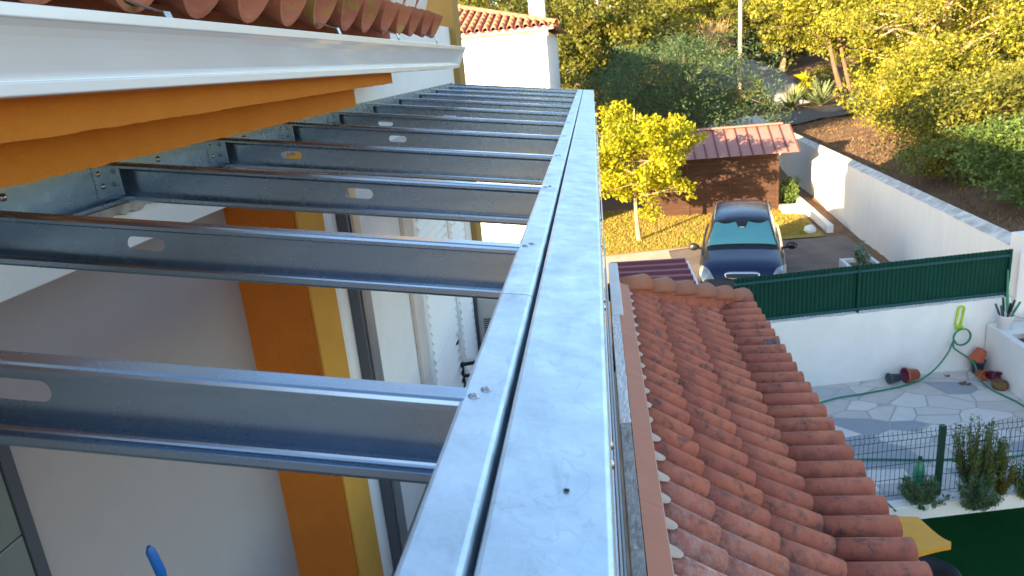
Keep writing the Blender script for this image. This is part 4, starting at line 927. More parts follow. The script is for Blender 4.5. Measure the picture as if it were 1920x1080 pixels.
# planting edges near the shed
ke = thing('bed_edging', 'white block edging of the narrow bed between lawn and boundary wall', 'edging', (6.9, 24, G0))
mb = MB(); a = Vector((7.02, 29.0, 0)); b = Vector((6.72, 22.2, 0)); d = (a-b)/2; mb.obox(((a+b)/2)+Vector((0, 0, G0+.11)), d, (.09, 0, 0), (0, 0, .13)); child(mb, 'long_kerb', M['whitewall'], ke, bevel=0.015)
mb = MB(); mb.box(6.02, 6.72, 24.95, 25.13, G0-.05, G0+.30); child(mb, 'cross_kerb', M['white'], ke, bevel=0.015)
mb = MB(); mb.box(6.05, 6.70, 25.4, 25.8, G0-.05, G0+.2); child(mb, 'stone_block', M['cement'], ke, bevel=0.02)
small_plant('bed_plant', (6.45, 26.2, G0+.05), 0.85, 0.55, M['leaf_bed'], 'dark leafy plant in the corner bed right of the shed', 'plant', n=700, ls=.16, seed=7, stems=9)
small_plant('bed_plant', (6.85, 27.4, G0+.05), 0.7, 0.45, M['leaf_bed'], 'second leafy plant against the boundary wall behind the corner bed', 'plant', n=450, ls=.14, seed=8, stems=7)
mb = MB(); mb.lathe([(0, 0), (.16, .02), (.19, .12), (.12, .2), (.03, .26), (0, .26)], n=10, smooth=False); o = mb.build('white_stone', M['white']); o.location = (6.15, 22.35, G0+.01); o.rotation_euler = (.3, .2, .5); tag(o, 'lumpy white stone on the lawn beside the parked car', 'stone')
pb = thing('planter_box', 'small white planter box at the foot of the boundary wall above the green fence', 'planter', (6.0, 16.6, G0))
mb = MB(); mb.box(5.55, 6.30, 15.6, 15.68, G0, G0+.55); mb.box(5.55, 5.63, 15.681, 17.6, G0, G0+.55); mb.box(6.22, 6.30, 15.681, 17.6, G0, G0+.55); mb.box(5.631, 6.219, 17.5, 17.6, G0, G0+.55); child(mb, 'box', M['white'], pb, bevel=0.01)
mb = MB(); mb.box(5.6305, 6.2195, 15.6805, 17.499, G0, G0+.46); child(mb, 'soil', M['earth'], pb)
small_plant('succulent', (5.9, 17.1, G0+.45), 0.5, 0.22, M['cactus'], 'spiky succulent in the small white planter box', 'plant', n=160, ls=.25, seed=9, stems=6, asp=.18, up=1.4)
small_plant('oleander_shrub', (6.45, 14.7, G0), 1.25, 0.55, M['leaf_rose'], 'thin leafy shrub rising just above the green fence', 'shrub', n=220, ls=.13, seed=10, stems=9)

# ------------------------------------------------------------ shed
sh = thing('garden_shed', 'dark brown wooden garden shed with a faded red ribbed roof', 'shed', (4, 26.6, G0))
X0, X1, Y0, Y1 = 1.75, 6.02, 25.72, 28.0; ZE = -3.72
mb = MB(); mb.box(X0, X1, Y0, Y1, G0-.1, ZE-.02); mb.add([(X0, Y0, ZE-.02), (X0, Y1, ZE-.02), (X0, (Y0+Y1)/2, ZE+.5), (X1, Y0, ZE-.02), (X1, Y1, ZE-.02), (X1, (Y0+Y1)/2, ZE+.5)], [(0,2,1), (3,4,5)]); child(mb, 'wall_core', M['planks'], sh)
mb = MB(); z = G0+.02; 
while z < ZE-.15:
    mb.obox(((X0+X1)/2, Y0-.018, z+.068), ((X1-X0)/2, 0, 0), (0, .008, -.0), (0, -.006, .0665)); z += .14
child(mb, 'cladding', M['planks'], sh, label='horizontal dark stained boards')
for x in (X0+.03, 3.02, 4.42, X1-.03):
    mb = MB(); mb.box(x-.045, x+.045, Y0-.055, Y0-.028, G0, ZE-.05); child(mb, 'batten', M['planks'], sh, bevel=.004)
mb = MB()
def ribroof(yA, zA, yB, zB):
    pr = []; x = X0-.35
    while x < X1+.30:
        for dx, h in ((0, 0), (.335, 0)): pr.append((x+dx, h))
        x += .375
    nn = Vector((0, -(zB-zA), (yB-yA))).normalized()
    if nn.z < 0: nn = -nn
    n = len(pr); mb.add([(p[0], yA+nn.y*p[1], zA+nn.z*p[1]) for p in pr]+[(p[0], yB+nn.y*p[1], zB+nn.z*p[1]) for p in pr], [(i, i+1, n+i+1, n+i) for i in range(n-1)])
ribroof(Y0-.30, ZE-.03, 26.86, -2.98); ribroof(28.3, ZE-.03, 26.86, -2.98); child(mb, 'roof', M['shedroof'], sh, solid=.006)
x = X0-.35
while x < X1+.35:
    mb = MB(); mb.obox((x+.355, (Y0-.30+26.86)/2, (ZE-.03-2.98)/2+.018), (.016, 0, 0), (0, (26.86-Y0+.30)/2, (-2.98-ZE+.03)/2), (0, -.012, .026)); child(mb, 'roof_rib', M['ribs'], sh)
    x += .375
mb = MB(); mb.obox(((X0+X1)/2, 26.86, -2.93), ((X1-X0)/2+.38, 0, 0), (0, .12, 0), (0, 0, .028)); child(mb, 'ridge_cap', M['shedroof'], sh, bevel=.012)

# ------------------------------------------------------------ far white house
fh = thing('neighbour_house', 'sunlit white house with clay roof and chimney beyond the yellow wall', 'house', (-6, 28, G0))
mb = MB(); mb.box(-13, -1.42, 24, 33, G0-.3, .78); child(mb, 'wall', M['white'], fh)
mb = MB(); mb.box(-1.60, -1.36, 23.93, 24.12, G0-.3, .70); mb.box(-1.62, -1.30, 23.88, 24.2, .60, .78); child(mb, 'corner_pilaster', M['white'], fh, bevel=.02)
mb = MB(); mb.box(-13, -1.12, 23.72, 23.999, .785, .90); child(mb, 'cornice', M['white'], fh, bevel=.02)
mb = MB(); mt = MB(); x = -8.2; k = 0
A0 = 23.62; zA0 = .90; ridge_y = 28.0; ridge_z = 2.05
while x < -0.98:
    lim = 1.0
    xr = -1.0-x      # hip at the right end: 45 degrees
    t_end = min(1.0, max(0.08, (xr+.05)/4.4))
    dv = Vector((0, ridge_y-A0, ridge_z-zA0))
    for c in range(9):
        if c/9 > t_end: break
        a = Vector((x, A0, zA0+.02))+dv*(c/9); b = Vector((x, A0, zA0+.02))+dv*min((c+1.12)/9, t_end+.02)
        if (b-a).length < .05: continue
        half_tile(mb, a, b, (1,0,0), (0, -.25, .97), .085, .070, n=5, th=.015)
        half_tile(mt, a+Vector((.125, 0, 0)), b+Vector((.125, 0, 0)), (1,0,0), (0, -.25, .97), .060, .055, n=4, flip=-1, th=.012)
    x += .25
child(mb, 'cover_tiles', M['farroof'], fh); child(mt, 'channel_tiles', M['maroon'], fh)
mb = MB(); mb.add([(-13, 23.66, .85), (-.98, 23.66, .85), (-5.3, 28.0, 2.0), (-13, 28.0, 2.0)], [(0,1,2,3)]); mb.add([(-.98, 23.66, .85), (-.98, 33, .85), (-5.3, 28.0, 2.0)], [(0,1,2)]); mb.add([(-13, 33, .85), (-.98, 33, .85), (-5.3, 28, 2.0), (-13, 28, 2.0)], [(0,1,2,3)]); child(mb, 'roof_deck', M['farroof'], fh)
mb = MB(); A = Vector((-1.0, 23.68, .93)); B = Vector((-5.3, 28.0, 2.10)); D = B-A; sd = D.normalized().cross(Vector((0,0,1))).normalized()
for i in range(14): half_tile(mb, A+D*(i/14), A+D*((i+1.1)/14), sd, (0,0,1), .12, .10, n=7, th=.02)
child(mb, 'hip_tiles', M['farroof'], fh)
mb = MB(); mb.box(-1.92, -1.42, 25.0, 25.5, .8, 2.6); child(mb, 'chimney', M['white'], fh, bevel=.02)
# ------------------------------------------------------------ car
car = thing('parked_car', 'dark blue compact car with a teal sunshade behind the windscreen parked by the shed', 'car', (2.94, 15.62, G0), rz=R(-10.5)); car.scale = (1.07, 1.07, 1.07)
def cr(P, t):
    i = min(int(t), len(P)-2); f = t-i; p0, p1, p2, p3 = P[max(i-1, 0)], P[i], P[i+1], P[min(i+2, len(P)-1)]
    return 0.5*((2*p1)+(p2-p0)*f+(2*p0-5*p1+4*p2-p3)*f*f+(3*p1-p0-3*p2+p3)*f**3)
BT = [0, .05, .18, .45, .80, 1.15, 1.6, 2.4, 3.3, 3.9, 4.12, 4.25]
BHW = [.62, .74, .83, .87, .885, .89, .89, .89, .885, .86, .82, .74]
BTOP = [.58, .70, .88, .99, 1.05, 1.10, 1.10, 1.08, 1.08, 1.08, 1.05, .85]
BSH = [.56, .66, .82, .90, .96, .99, 1.0, 1.0, 1.0, 1.0, .95, .78]
GT = [1.08, 1.35, 1.65, 1.95, 2.3, 2.8, 3.4, 3.85, 4.05, 4.16]
GTOP = [1.08, 1.26, 1.43, 1.565, 1.63, 1.655, 1.64, 1.58, 1.36, 1.06]
GHR = [.76, .70, .65, .615, .605, .60, .59, .57, .60, .66]
GHB = [.80, .81, .815, .82, .82, .815, .80, .78, .76, .72]
def prof_at(arrT, arrs, t):
    t = min(max(t, arrT[0]), arrT[-1]-1e-6); i = max(k for k in range(len(arrT)) if arrT[k] <= t); i = min(i, len(arrT)-2)
    f = (t-arrT[i])/(arrT[i+1]-arrT[i]); u = i+f
    return [cr(a, u) for a in arrs]
def Sb(t, u):      # u in -1..1 across
    hw, tp, shh = prof_at(BT, [BHW, BTOP, BSH], t)
    P = [Vector((0, 0, tp)), Vector((hw*.5, 0, tp-.012)), Vector((hw*.80, 0, (tp+shh)/2+.012)), Vector((hw*.95, 0, shh-.02)), Vector((hw, 0, shh-.16)), Vector((hw*1.0, 0, .45)), Vector((hw*.97, 0, .25)), Vector((hw*.8, 0, .20))]
    p = cr(P, abs(u)*(len(P)-1)*.9999); return Vector((math.copysign(p.x, u) if u else 0, t, p.z))
def Sg(t, u):
    tp, hr, hb = prof_at(GT, [GTOP, GHR, GHB], t)
    bz_ = 1.0; P = [Vector((0, 0, tp)), Vector((hr*.6, 0, tp-.012)), Vector((hr*.93, 0, tp-.04)), Vector((hr*1.01, 0, max(bz_, tp-.10))), Vector((hr*.45+hb*.55, 0, (tp-.1)*.45+bz_*.55)), Vector((hb, 0, bz_-.03))]
    p = cr(P, abs(u)*(len(P)-1)*.9999); return Vector((math.copysign(p.x, u) if u else 0, t, p.z))
def patch(S, t0, t1, u0, u1, off, nt=12, nu=12, shape=None, smooth=True):
    mb = MB()
    def fn(a, b):
        if shape: tt, uu = shape(a, b)
        else: tt, uu = t0+(t1-t0)*a, u0+(u1-u0)*b
        e = 1e-3; p = S(tt, uu); pt = S(tt+e, uu)-S(tt-e, uu); pu = S(tt, uu+e)-S(tt, uu-e); n = pu.cross(pt)
        n = n.normalized() if n.length > 1e-12 else Vector((0,0,1))
        if n.dot(p-Vector((0, 2.1, .6))) < 0: n = -n
        return p+n*off
    mb.grid(fn, nt, nu, smooth); f = mb.f[len(mb.f)//2]; A_, B_, C_ = (Vector(mb.v[i]) for i in f[:3])
    if (B_-A_).cross(C_-A_).dot(A_-Vector((0, 2.1, .6))) < 0: mb.f = [q[::-1] for q in mb.f]
    return mb
mb = MB()
mb.grid(lambda a, b: Sb(4.25*a, 2*b-1), 60, 48)
fr = [Sb(0, 2*k/24-1) for k in range(25)]; mb.add(fr, [tuple(range(25))]); fr = [Sb(4.249, 2*k/24-1) for k in range(25)]; mb.add(fr, [tuple(range(24, -1, -1))])
mb.grid(lambda a, b: Sg(1.08+3.079*a, 2*b-1), 40, 32)
mb.build('body', M['carpaint'], car)
patch(Sg, 0, 0, 0, 0, .006, 14, 20, lambda a, b: (1.11+a*.86, (b*2-1)*(.66-.12*a))).build('windscreen_surround', M['carblack'], car)
patch(Sg, 0, 0, 0, 0, .018, 12, 20, lambda a, b: (1.20+a*.70, (b*2-1)*(.59-.09*a))).build('windscreen', M['glass'], car)
ss = patch(Sg, 0, 0, 0, 0, .010, 12, 20, lambda a, b: (1.22+a*(.64-.10*math.cos((b-.30)*7)**2), (-.46+b*.88)*(1-.1*a))).build('sunshade', M['teal'], car, label='teal foil sunshade')
patch(Sg, 0, 0, 0, 0, .020, 6, 6, lambda a, b: (1.62+a*.30, (b-.5)*(.10+.10*a))).build('mirror_mount', M['carblack'], car)
patch(Sg, 0, 0, 0, 0, .024, 2, 2, lambda a, b: (1.60+a*.04, (b-.5)*.07)).build('rain_sensor', M['sticker'], car)
patch(Sg, 0, 0, 0, 0, .013, 2, 2, lambda a, b: (1.30+a*.12, -.46+b*.05)).build('permit_sticker', M['sticker'], car)
for s in (-1, 1):
    for t0, t1 in ((1.75, 2.62), (2.70, 3.45), (3.52, 3.92)):
        patch(Sg, 0, 0, 0, 0, .006, 8, 6, lambda a, b: (t0+(t1-t0)*a, s*(.66+.26*b))).build('side_window', M['carglass'], car)
    patch(Sb, 0, 0, 0, 0, .003, 8, 1, lambda a, b: (.42+.66*a, s*(.245+.035*a+.006*b))).build('bonnet_seam', M['carblack'], car)
    # headlight sweeping back over the wing
    patch(Sb, 0, 0, 0, 0, .010, 10, 8, lambda a, b: (.07+.60*a*(.30+.70*b)+.03*b, s*(.235+.25*b+.05*a))).build('headlight', M['lens'], car)
    mb = MB(); mb.tube([Sg(2.0+1.75*k/12, s*.50)+Vector((0, 0, .035 if 0 < k < 12 else .0)) for k in range(13)], .018, 8); mb.build('roof_rail', M['chrome'], car)
    mr_ = MB(); c = Vector((s*1.0, 1.42, 1.06))
    mr_.grid(lambda a, b: c+Vector((s*.02+.115*math.cos(math.pi*(a-.5))*math.cos(2*math.pi*b), .06*math.cos(math.pi*(a-.5))*math.sin(2*math.pi*b), .085*math.sin(math.pi*(a-.5)))), 10, 16)
    mir = mr_.build('door_mirror', M['carblack'], car); mb = MB(); mb.tube([Vector((s*.80, 1.46, .99)), Vector((s*.92, 1.43, 1.02))], .028, 8); mb.build('mirror_arm', M['carblack'], mir)
    mb = MB(); mb.obox((s*1.075, 1.37, 1.055), (.035, -.015*s*s, 0), (0, .004, 0), (0, 0, .018)); mb.build('indicator', M['chrome'], mir)
    for t in (.80, 3.40):
        wh = bpy.data.objects.new('wheel', None); COL.objects.link(wh); wh.parent = car; wh.location = (s*.79, t, .33)
        mb = MB(); mb.lathe([(.20, -.10), (.30, -.105), (.33, -.08), (.335, 0), (.33, .08), (.30, .105), (.20, .10)], n=32, axis=(1,0,0)); mb.build('tyre', M['tyre'], wh)
        mb = MB(); mb.lathe([(0, .06*s), (.06, .07*s), (.19, .095*s), (.21, .10*s), (.21, -.09*s), (0, -.09*s)], n=10, axis=(1,0,0)); mb.build('rim', M['pipe'], wh)
    patch(Sb, 0, 0, 0, 0, .006, 8, 6, lambda a, b: (.48+.62*a, s*(.72+.14*b))).build('wheel_arch', M['carblack'], car)
# grille and emblem stand just proud of the nose
mb = MB(); n = 20; ou = []; inn = []
def nose(x, z): return Vector((x, .165-.16*math.sqrt(max(0, 1-(x/.95)**2))*1.0+0.10*(z-.62)/.2*.9, z))
for k in range(n):
    t = 2*math.pi*k/n; sx = math.copysign(abs(math.cos(t))**.45, math.cos(t)); sz = math.copysign(abs(math.sin(t))**.6, math.sin(t))
    ou.append(nose(sx*.34*(1+.08*sz), .80+sz*.062)+Vector((0, -.045, 0))); inn.append(nose(sx*.315*(1+.08*sz), .80+sz*.042)+Vector((0, -.05, 0)))
vs = ou+inn+[p+Vector((0, .10, 0)) for p in ou]
mb.add(vs, [(k, (k+1) % n, n+(k+1) % n, n+k) for k in range(n)]+[(k, 2*n+k, 2*n+(k+1) % n, (k+1) % n) for k in range(n)])
gr = mb.build('grille', M['chrome'], car, label='chrome framed grille'); mb = MB(); mb.add([p+Vector((0, .004, 0)) for p in inn], [tuple(range(n))]); mb.build('grille_mesh', M['carblack'], gr)
mb = MB(); c = nose(0, .70)+Vector((0, -.12, .01))
mb.obox(c, (.115, 0, .0), (0, .008, 0), (.012, 0, .018)); mb.obox(c, (.045, 0, 0), (0, .0095, 0), (.008, 0, .036)); mb.build('emblem', M['chrome'], car, label='small silver cross shaped emblem')
patch(Sb, 0, 0, 0, 0, .004, 3, 16, lambda a, b: (.02+.06*a, (b*2-1)*.5)).build('lower_grille', M['carblack'], car)

# ------------------------------------------------------------ poles and wires
def upole(loc, h, r, label):
    t = thing('utility_pole', label, 'utility pole', loc)
    mb = MB(); mb.tube([(0, 0, -.3), (0.02, 0, h*.5), (0.05, 0, h)], [r*1.15, r, r*.8], 12); mb.build('shaft', M['pole'], t)
    mb = MB(); mb.box(-.5, .5, -.04, .04, h-.75, -.67+h); mb.build('cross_arm', M['pole'], t)
    for x in (-.4, 0, .4):
        mb = MB(); mb.lathe([(0, 0), (.04, 0), (.05, .05), (.03, .11), (0, .12)], c=(x, 0, h-.66), n=10); mb.build('insulator', M['shutter'], t)
    return t
upole((9.15, 49.5, H(9.15, 49.5)), 8.2, .13, 'pale wooden utility pole in front of the grey gravel bank')
upole((.45, 49.5, H(.45, 49.5)), 8.6, .11, 'slim pale utility pole rising from the trees beyond the neighbour house')
mb = MB(); mb.tube([(8.95+.9, 49.4, H(9, 49.5)+.1), (9.3, 49.5, -2.4+3.4)], .012, 5); tag(mb.build('stay_wire', M['cable']), 'thin stay wire beside the pale utility pole', 'wire')
mb = MB(); A = Vector((-8, 43, 1.4)); B = Vector((22, 48.5, 3.6))
for o_ in (0, .22):
    mb2 = MB(); mb2.tube([A.lerp(B, k/24)+Vector((0, 0, o_-1.5*math.sin(math.pi*k/24)**1)) for k in range(25)], .014, 5)
    tag(mb2.build('overhead_wire', M['cable']), 'overhead wire crossing in front of the trees, %s of the pair' % ('lower' if o_ == 0 else 'upper'), 'wire', 'overhead wires')

# ------------------------------------------------------------ trees
def make_tree(name, label, cat, loc, h, crown_r, crown_z0, leafm, barkm, nleaf, ls, seed, limbs=7, trunk_r=.15, lean=(0, 0), stems=1, group=None, gaps=.55, flat=1.0, cluster=None, aspect=.55, sub=3, rz=0, droop=0):
    rnd = random.Random(seed); t = thing(name, label, cat, loc, group, rz); mb = MB(); blobs = []
    ends = []
    for s in range(stems):
        ang = s*6.28/stems+rnd.uniform(0, 1); sp = (.10*h if stems > 1 else 0)
        base = Vector((math.cos(ang)*trunk_r*(.8 if stems > 1 else 0), math.sin(ang)*trunk_r*(.8 if stems > 1 else 0), -.15))
        mid = Vector((lean[0]*.5+math.cos(ang)*sp*.6+rnd.uniform(-.1, .1), lean[1]*.5+math.sin(ang)*sp*.6, crown_z0))
        topp = Vector((lean[0]+math.cos(ang)*sp, lean[1]+math.sin(ang)*sp, h*.9))
        path = [base, base.lerp(mid, .5)+Vector((rnd.uniform(-.06, .06)*h*.3, rnd.uniform(-.06, .06)*h*.3, 0)), mid, mid.lerp(topp, .5)+Vector((rnd.uniform(-.1, .1), rnd.uniform(-.1, .1), 0))*h*.2, topp]
        mb.tube(smooth_path(path, 3), [trunk_r*(1-.85*k/12) for k in range(13)], 9)
        for l in range(limbs):
            f = (l+.5)/limbs; st = mid.lerp(topp, f*.8-.05); a = l*2.4+rnd.uniform(-.5, .5)+s
            prof = math.sin(math.pi*(.18+.74*f))**.6; rr = crown_r*prof*rnd.uniform(.7, 1.05)
            end = Vector((mid.x*(1-f)+topp.x*f+math.cos(a)*rr, mid.y*(1-f)+topp.y*f+math.sin(a)*rr*flat, st.z+rr*rnd.uniform(.15, .6)-droop*rr))
            m1 = st.lerp(end, .5)+Vector((rnd.uniform(-.1, .1), rnd.uniform(-.1, .1), rnd.uniform(-.05, .15)))*rr
            r0 = trunk_r*.42*(1-.5*f); mb.tube([st, m1, end], [r0, r0*.6, r0*.2], 6)
            ends.append((end, rr))
            for q in range(sub):
                e2 = m1.lerp(end, rnd.uniform(.2, .9))+Vector((rnd.gauss(0, 1), rnd.gauss(0, flat), rnd.gauss(0.1, .6)))*crown_r*.26
                mb.tube([m1.lerp(end, rnd.uniform(0, .5)), e2], [r0*.4, r0*.12], 5); ends.append((e2, rr*.7))
    for e, rr in ends:
        k = 3
        for _ in range(k):
            br_ = (cluster or crown_r*.23)*rnd.uniform(.5, 1.15)
            c = e+Vector((rnd.gauss(0, 1), rnd.gauss(0, flat), rnd.gauss(0, .7)))*br_*.9
            if c.z > h: c.z = h-rnd.uniform(0, .2)*h
            blobs.append((tuple(c), (br_, br_, br_*rnd.uniform(.5, .85)*(1+droop))))
    mb.build('trunk', M[barkm] if isinstance(barkm, str) else barkm, t)
    p, d = blob_points(blobs, nleaf, seed, gaps); leaf_cloud('crown', p, d, ls, M[leafm], t, aspect, seed, .15-droop)
    return t
# lemon tree on the lawn
make_tree('lemon_tree', 'round bright yellow green citrus tree on the sunlit lawn left of the shed', 'tree', (1.15, 22.6, G0), 4.5, 1.7, 1.45, 'leaf_lemon', 'tan', 17000, .11, 31, limbs=12, trunk_r=.085, cluster=.36, aspect=.6, gaps=.25, sub=4)
# feathery shaded tree behind the shed
make_tree('pepper_tree', 'wide blue green feathery tree in shade behind the shed', 'tree', (3.4, 33.5, G0), 6.0, 3.6, 2.0, 'leaf_dark', 'bark', 34000, .16, 12, limbs=12, trunk_r=.2, cluster=.75, aspect=.22, gaps=.2, sub=4, droop=.25, stems=2)
BG = [ # name, label, x, y, h, r, z0, leaf, bark, n, ls, seed, extra
 ('oak_tree', 'dense olive green tree right behind the neighbour house corner', .3, 43, 8.3, 3.1, 2.2, 'leaf_mid', 'bark', 15000, .24, 41, {}),
 ('oak_tree', 'dark tree filling the gap left of the neighbour chimney', -6.0, 44, 9.3, 3.6, 2.5, 'leaf_mid', 'bark', 14000, .25, 42, {}),
 ('oak_tree', 'bushy tree with sunlit tips behind the slim utility pole', 1.2, 55, 10.5, 4.2, 2.5, 'leaf_mid', 'tan', 17000, .26, 43, {}),
 ('oak_tree', 'yellow green tree behind the bare twiggy tree', 8.4, 66, 9.5, 4.0, 2.0, 'leaf_yellow', 'tan', 15000, .26, 44, {}),
 ('pine_tree', 'tall olive tree with a pale trunk right of the gravel bank', 13.5, 56.5, 9.5, 3.1, 3.4, 'leaf_mid', 'tan', 15000, .24, 45, dict(trunk_r=.30)),
 ('eucalyptus_tree', 'leaning double stemmed tree beside the lane', 14.4, 44.2, 9.3, 3.3, 3.6, 'leaf_yellow', 'bark', 17000, .21, 46, dict(stems=2, trunk_r=.19, lean=(-1.9, .5))),
 ('eucalyptus_tree', 'large yellow tree with bright forked branches above the boundary wall', 15.4, 33.8, 7.6, 3.8, 1.6, 'leaf_yellow', 'tan', 27000, .15, 47, dict(trunk_r=.27, lean=(-2.0, -.5), cluster=.55, stems=3)),
 ('eucalyptus_tree', 'bright tree with a pale forked trunk near the right edge', 17.8, 36.5, 8.3, 3.4, 1.8, 'leaf_yellow', 'tan', 18000, .16, 48, dict(trunk_r=.2)),
 ('eucalyptus_tree', 'tall yellow green tree filling the upper right corner', 20.5, 42, 10.0, 4.3, 2.2, 'leaf_yellow', 'tan', 22000, .20, 49, dict(trunk_r=.26)),
 ('eucalyptus_tree', 'tall yellow tree behind the leaning double stem', 19, 53, 10.5, 4.6, 3, 'leaf_yellow', 'tan', 18000, .25, 50, dict(trunk_r=.26)),
]
for (nm, lb, x, y, h, r, z0, lm, bm_, n_, ls, sd_, ex) in BG:
    kw = dict(limbs=10, trunk_r=.22, sub=4); kw.update(ex)
    make_tree(nm, lb, 'tree', (x, y, H(x, y)-.05), h, r, z0, lm, bm_, n_, ls, sd_, **kw)
# shrubs on the bank right of the boundary wall
for (lb, x, y, h, r, lm, n_, ls, sd_) in [
 ('yellow green bush leaning over the bank below the bright forked tree', 11.4, 28.0, 3.8, 2.1, 'leaf_yellow', 18000, .12, 61),
 ('large shaded green bush on the bank beside the boundary wall', 11.3, 22.0, 2.7, 2.3, 'leaf_mid', 19000, .11, 62),
 ('dark green bush at the right edge just above the boundary wall', 9.5, 17.0, 1.9, 1.5, 'leaf_bed', 15000, .09, 63),
 ('small green bush low on the shaded bank', 9.5, 20.3, 1.2, 1.1, 'leaf_mid', 7000, .10, 64),
 ('tangled bush at the right edge behind the shaded bushes', 14.8, 24.5, 3.9, 2.2, 'leaf_yellow', 15000, .12, 65),
 ('orange brown sunlit thicket bush beneath the yellow trees', 13.6, 30.0, 2.6, 1.8, 'leaf_mid', 9000, .13, 66)]:
    make_tree('bush', lb, 'bush', (x, y, H(x, y)-.05), h, r, .25, lm, 'bark', n_, ls, sd_, limbs=8, trunk_r=.05, cluster=r*.25, sub=4, stems=2)
# bare twiggy tree
bt = thing('bare_tree', 'leafless tan twiggy tree in front of the yellow green wood', 'tree', (7.2, 52, H(7.2, 52)))
rnd = random.Random(77); mb = MB()
def twig(p, d, L, r, depth):
    e = p+d*L; mb.tube([p, p.lerp(e, .5)+Vector((rnd.gauss(0, .05), rnd.gauss(0, .05), 0))*L, e], [r, r*.8, r*.55], 4)
    if depth == 0: return
    for _ in range(4 if depth < 4 else 5):
        nd = (d+Vector((rnd.gauss(0, .42), rnd.gauss(0, .42), rnd.gauss(.10, .25)))).normalized(); twig(p.lerp(e, rnd.uniform(.45, 1)), nd, L*rnd.uniform(.6, .85), r*.6, depth-1)
twig(Vector((0, 0, 1.2)), Vector((.22, 0, 1)).normalized(), 2.1, .10, 4); mb.tube([(0, 0, -.2), (0, 0, 1.25)], .1, 6); mb.build('branches', M['twig'], bt)
# agaves
def agave_at(loc, s, label, seed):
    t = thing('agave', label, 'agave', loc, 'agaves beside the lane'); rnd = random.Random(seed); mb = MB()
    for i in range(26):
        a = rnd.uniform(0, 6.28); el_ = rnd.uniform(.25, 1.35); L = s*rnd.uniform(.75, 1.1); d = Vector((math.cos(a)*math.cos(el_), math.sin(a)*math.cos(el_), math.sin(el_))); sd = d.cross(Vector((0,0,1))).normalized(); up_ = sd.cross(d)
        sec = [(0, .05), (.25, .075), (.6, .065), (.85, .035), (1, .004)]; vs = []
        for f, w_ in sec:
            c = d*L*f+Vector((0, 0, -.10*s*f*f*(1.6-el_))); vs += [c-sd*w_*s+up_*w_*s*.35, c, c+sd*w_*s+up_*w_*s*.35]
        mb.add(vs, [(3*k+j, 3*k+j+1, 3*k+4+j, 3*k+3+j) for k in range(4) for j in (0, 1)])
    mb.build('leaves', M['agave'], t, solid=.02)
agave_at((12.2, 49.0, H(12.2, 49)), 1.6, 'left agave of the pair beyond the lane', 1)
agave_at((14.2, 49.8, H(14.2, 49.8)), 1.8, 'right agave of the pair beyond the lane', 2)
agave_at((10.9, 50.0, H(10.9, 50)), 1.1, 'smaller agave nearest the pale utility pole', 3)
small_plant('cactus', (14.1, 42.3, H(14.1, 42.3)), 1.0, .7, M['cactus'], 'pale blue green cactus at the foot of the leaning tree', 'cactus', n=130, ls=.3, seed=14, asp=.7, stems=8)
small_plant('banana_plant', (13.4, 51, H(13.4, 51)), 2.4, .7, M['leaf_lemon'], 'bright broad leaved plant in front of the pale trunk', 'plant', n=30, ls=1.0, seed=15, asp=.35, stems=4)
small_plant('sapling', (10.4, 48.6, H(10.4, 48.6)), 2.3, .45, M['leaf_yellow'], 'small staked sapling with yellow leaves beside the lane', 'sapling', n=50, ls=.35, seed=16, asp=.5, stems=2)
small_plant('verge_bush', (8.9, 48.4, H(8.9, 48.4)), 1.5, 1.5, M['leaf_bed'], 'low green bush at the foot of the gravel bank', 'bush', n=1600, ls=.2, seed=17, stems=14)
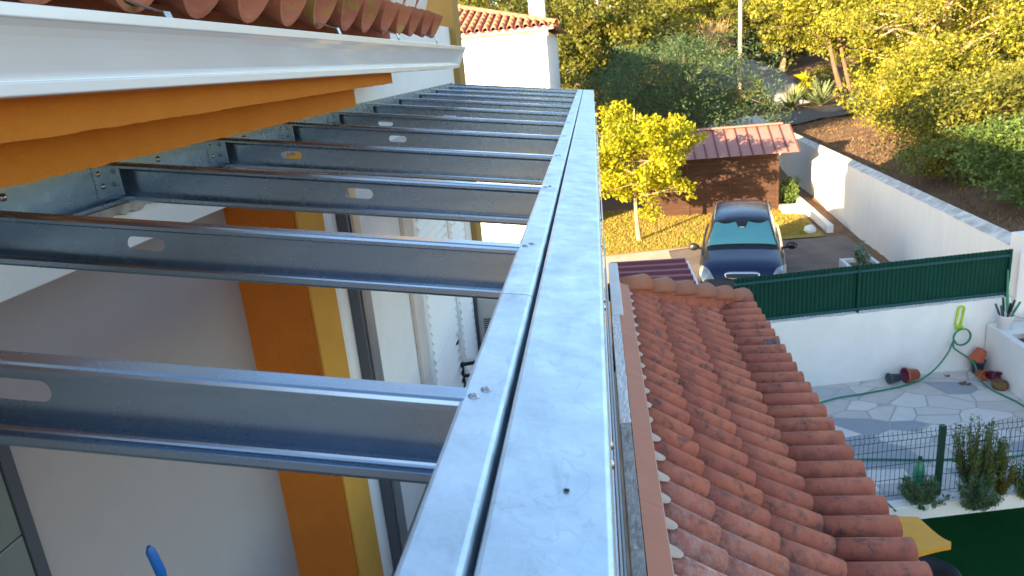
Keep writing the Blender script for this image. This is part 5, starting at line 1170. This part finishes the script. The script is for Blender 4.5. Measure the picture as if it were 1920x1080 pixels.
# distant wood: one mass
rg = np.random.default_rng(5); blobs = []
for i in range(420):
    x = rg.uniform(-45, 75); y = rg.uniform(64, 120); 
    if y < 70 and 3 < x < 16: y += 8
    z = H(x, y); hh = rg.uniform(5, 10); rr = rg.uniform(1.3, 2.8)
    for k in range(3): blobs.append(((x+rg.normal()*1.3, y+rg.normal()*1.3, z+hh*(.25+.33*k)), (rr, rr, rr*.75)))
p, d = blob_points(blobs, 150000, 3, .6); o = leaf_cloud('woodland', p, d, .50, M['leaf_wood'], None, .6, 3, .2); tag(o, 'far wooded slope of olive green trees', 'woodland', kind='stuff')
blobs = []
for i in range(150):      # undergrowth between the nearer trees
    x = rg.uniform(-14, 34); y = rg.uniform(52, 66)
    if 3.5 < x < 17 and y < 64: continue
    z = H(x, y); rr = rg.uniform(.8, 1.8); blobs.append(((x, y, z+rr*.7), (rr, rr, rr*.9)))
for i in range(60):
    x = rg.uniform(-10, 6); y = rg.uniform(45, 52); z = H(x, y); rr = rg.uniform(.8, 1.6); blobs.append(((x, y, z+rr*.7), (rr, rr, rr*.9)))
for i in range(40):
    x = rg.uniform(19, 32); y = rg.uniform(34, 50); z = H(x, y); rr = rg.uniform(.9, 2.0); blobs.append(((x, y, z+rr*.7), (rr, rr, rr*.9)))
p, d = blob_points(blobs, 60000, 4, .5); o = leaf_cloud('undergrowth', p, d, .26, M['leaf_yellow'], None, .6, 4, .2); tag(o, 'mixed undergrowth between the trees beyond the lane', 'undergrowth', kind='stuff')
# grass tufts on the lawn
rg = np.random.default_rng(9); n = 26000; x = rg.uniform(-.9, 6.4, n); y = rg.uniform(20.3, 27.2, n); k = (y > 20.95+0.17*(x+1)); x = x[k]; y = y[k]; n = len(x)
p = np.stack([x, y, np.full(n, G0+.05)], 1); o = leaf_cloud('grass', p, np.tile([0, 0, 1.2], (n, 1)), .09, mat('lawn blades', (.33, .28, .035), .8, var=(.42, .29, .07), vs=1.5, vamt=.9, island=.3, trans=.3), None, .22, 9, 1.5); tag(o, 'short dry grass blades on the lawn', 'grass', kind='stuff')
# dry grass and stones on the bank
n = 22000; x = rg.uniform(6.5, 20, n); y = rg.uniform(12, 42, n); k = x > 6.3+.06*y; x = x[k]; y = y[k]; n = len(x)
p = np.stack([x, y, np.array([H(a, b) for a, b in zip(x, y)])+.05], 1); o = leaf_cloud('dry_grass', p, np.tile([0, 0, .6], (n, 1)), .16, mat('dry straw', (.26, .15, .075), .9, var=(.14, .09, .05), vs=1.0, vamt=.9, island=.35, trans=.2), None, .16, 10, .7); tag(o, 'dead straw and litter on the brown bank', 'dry grass', kind='stuff')
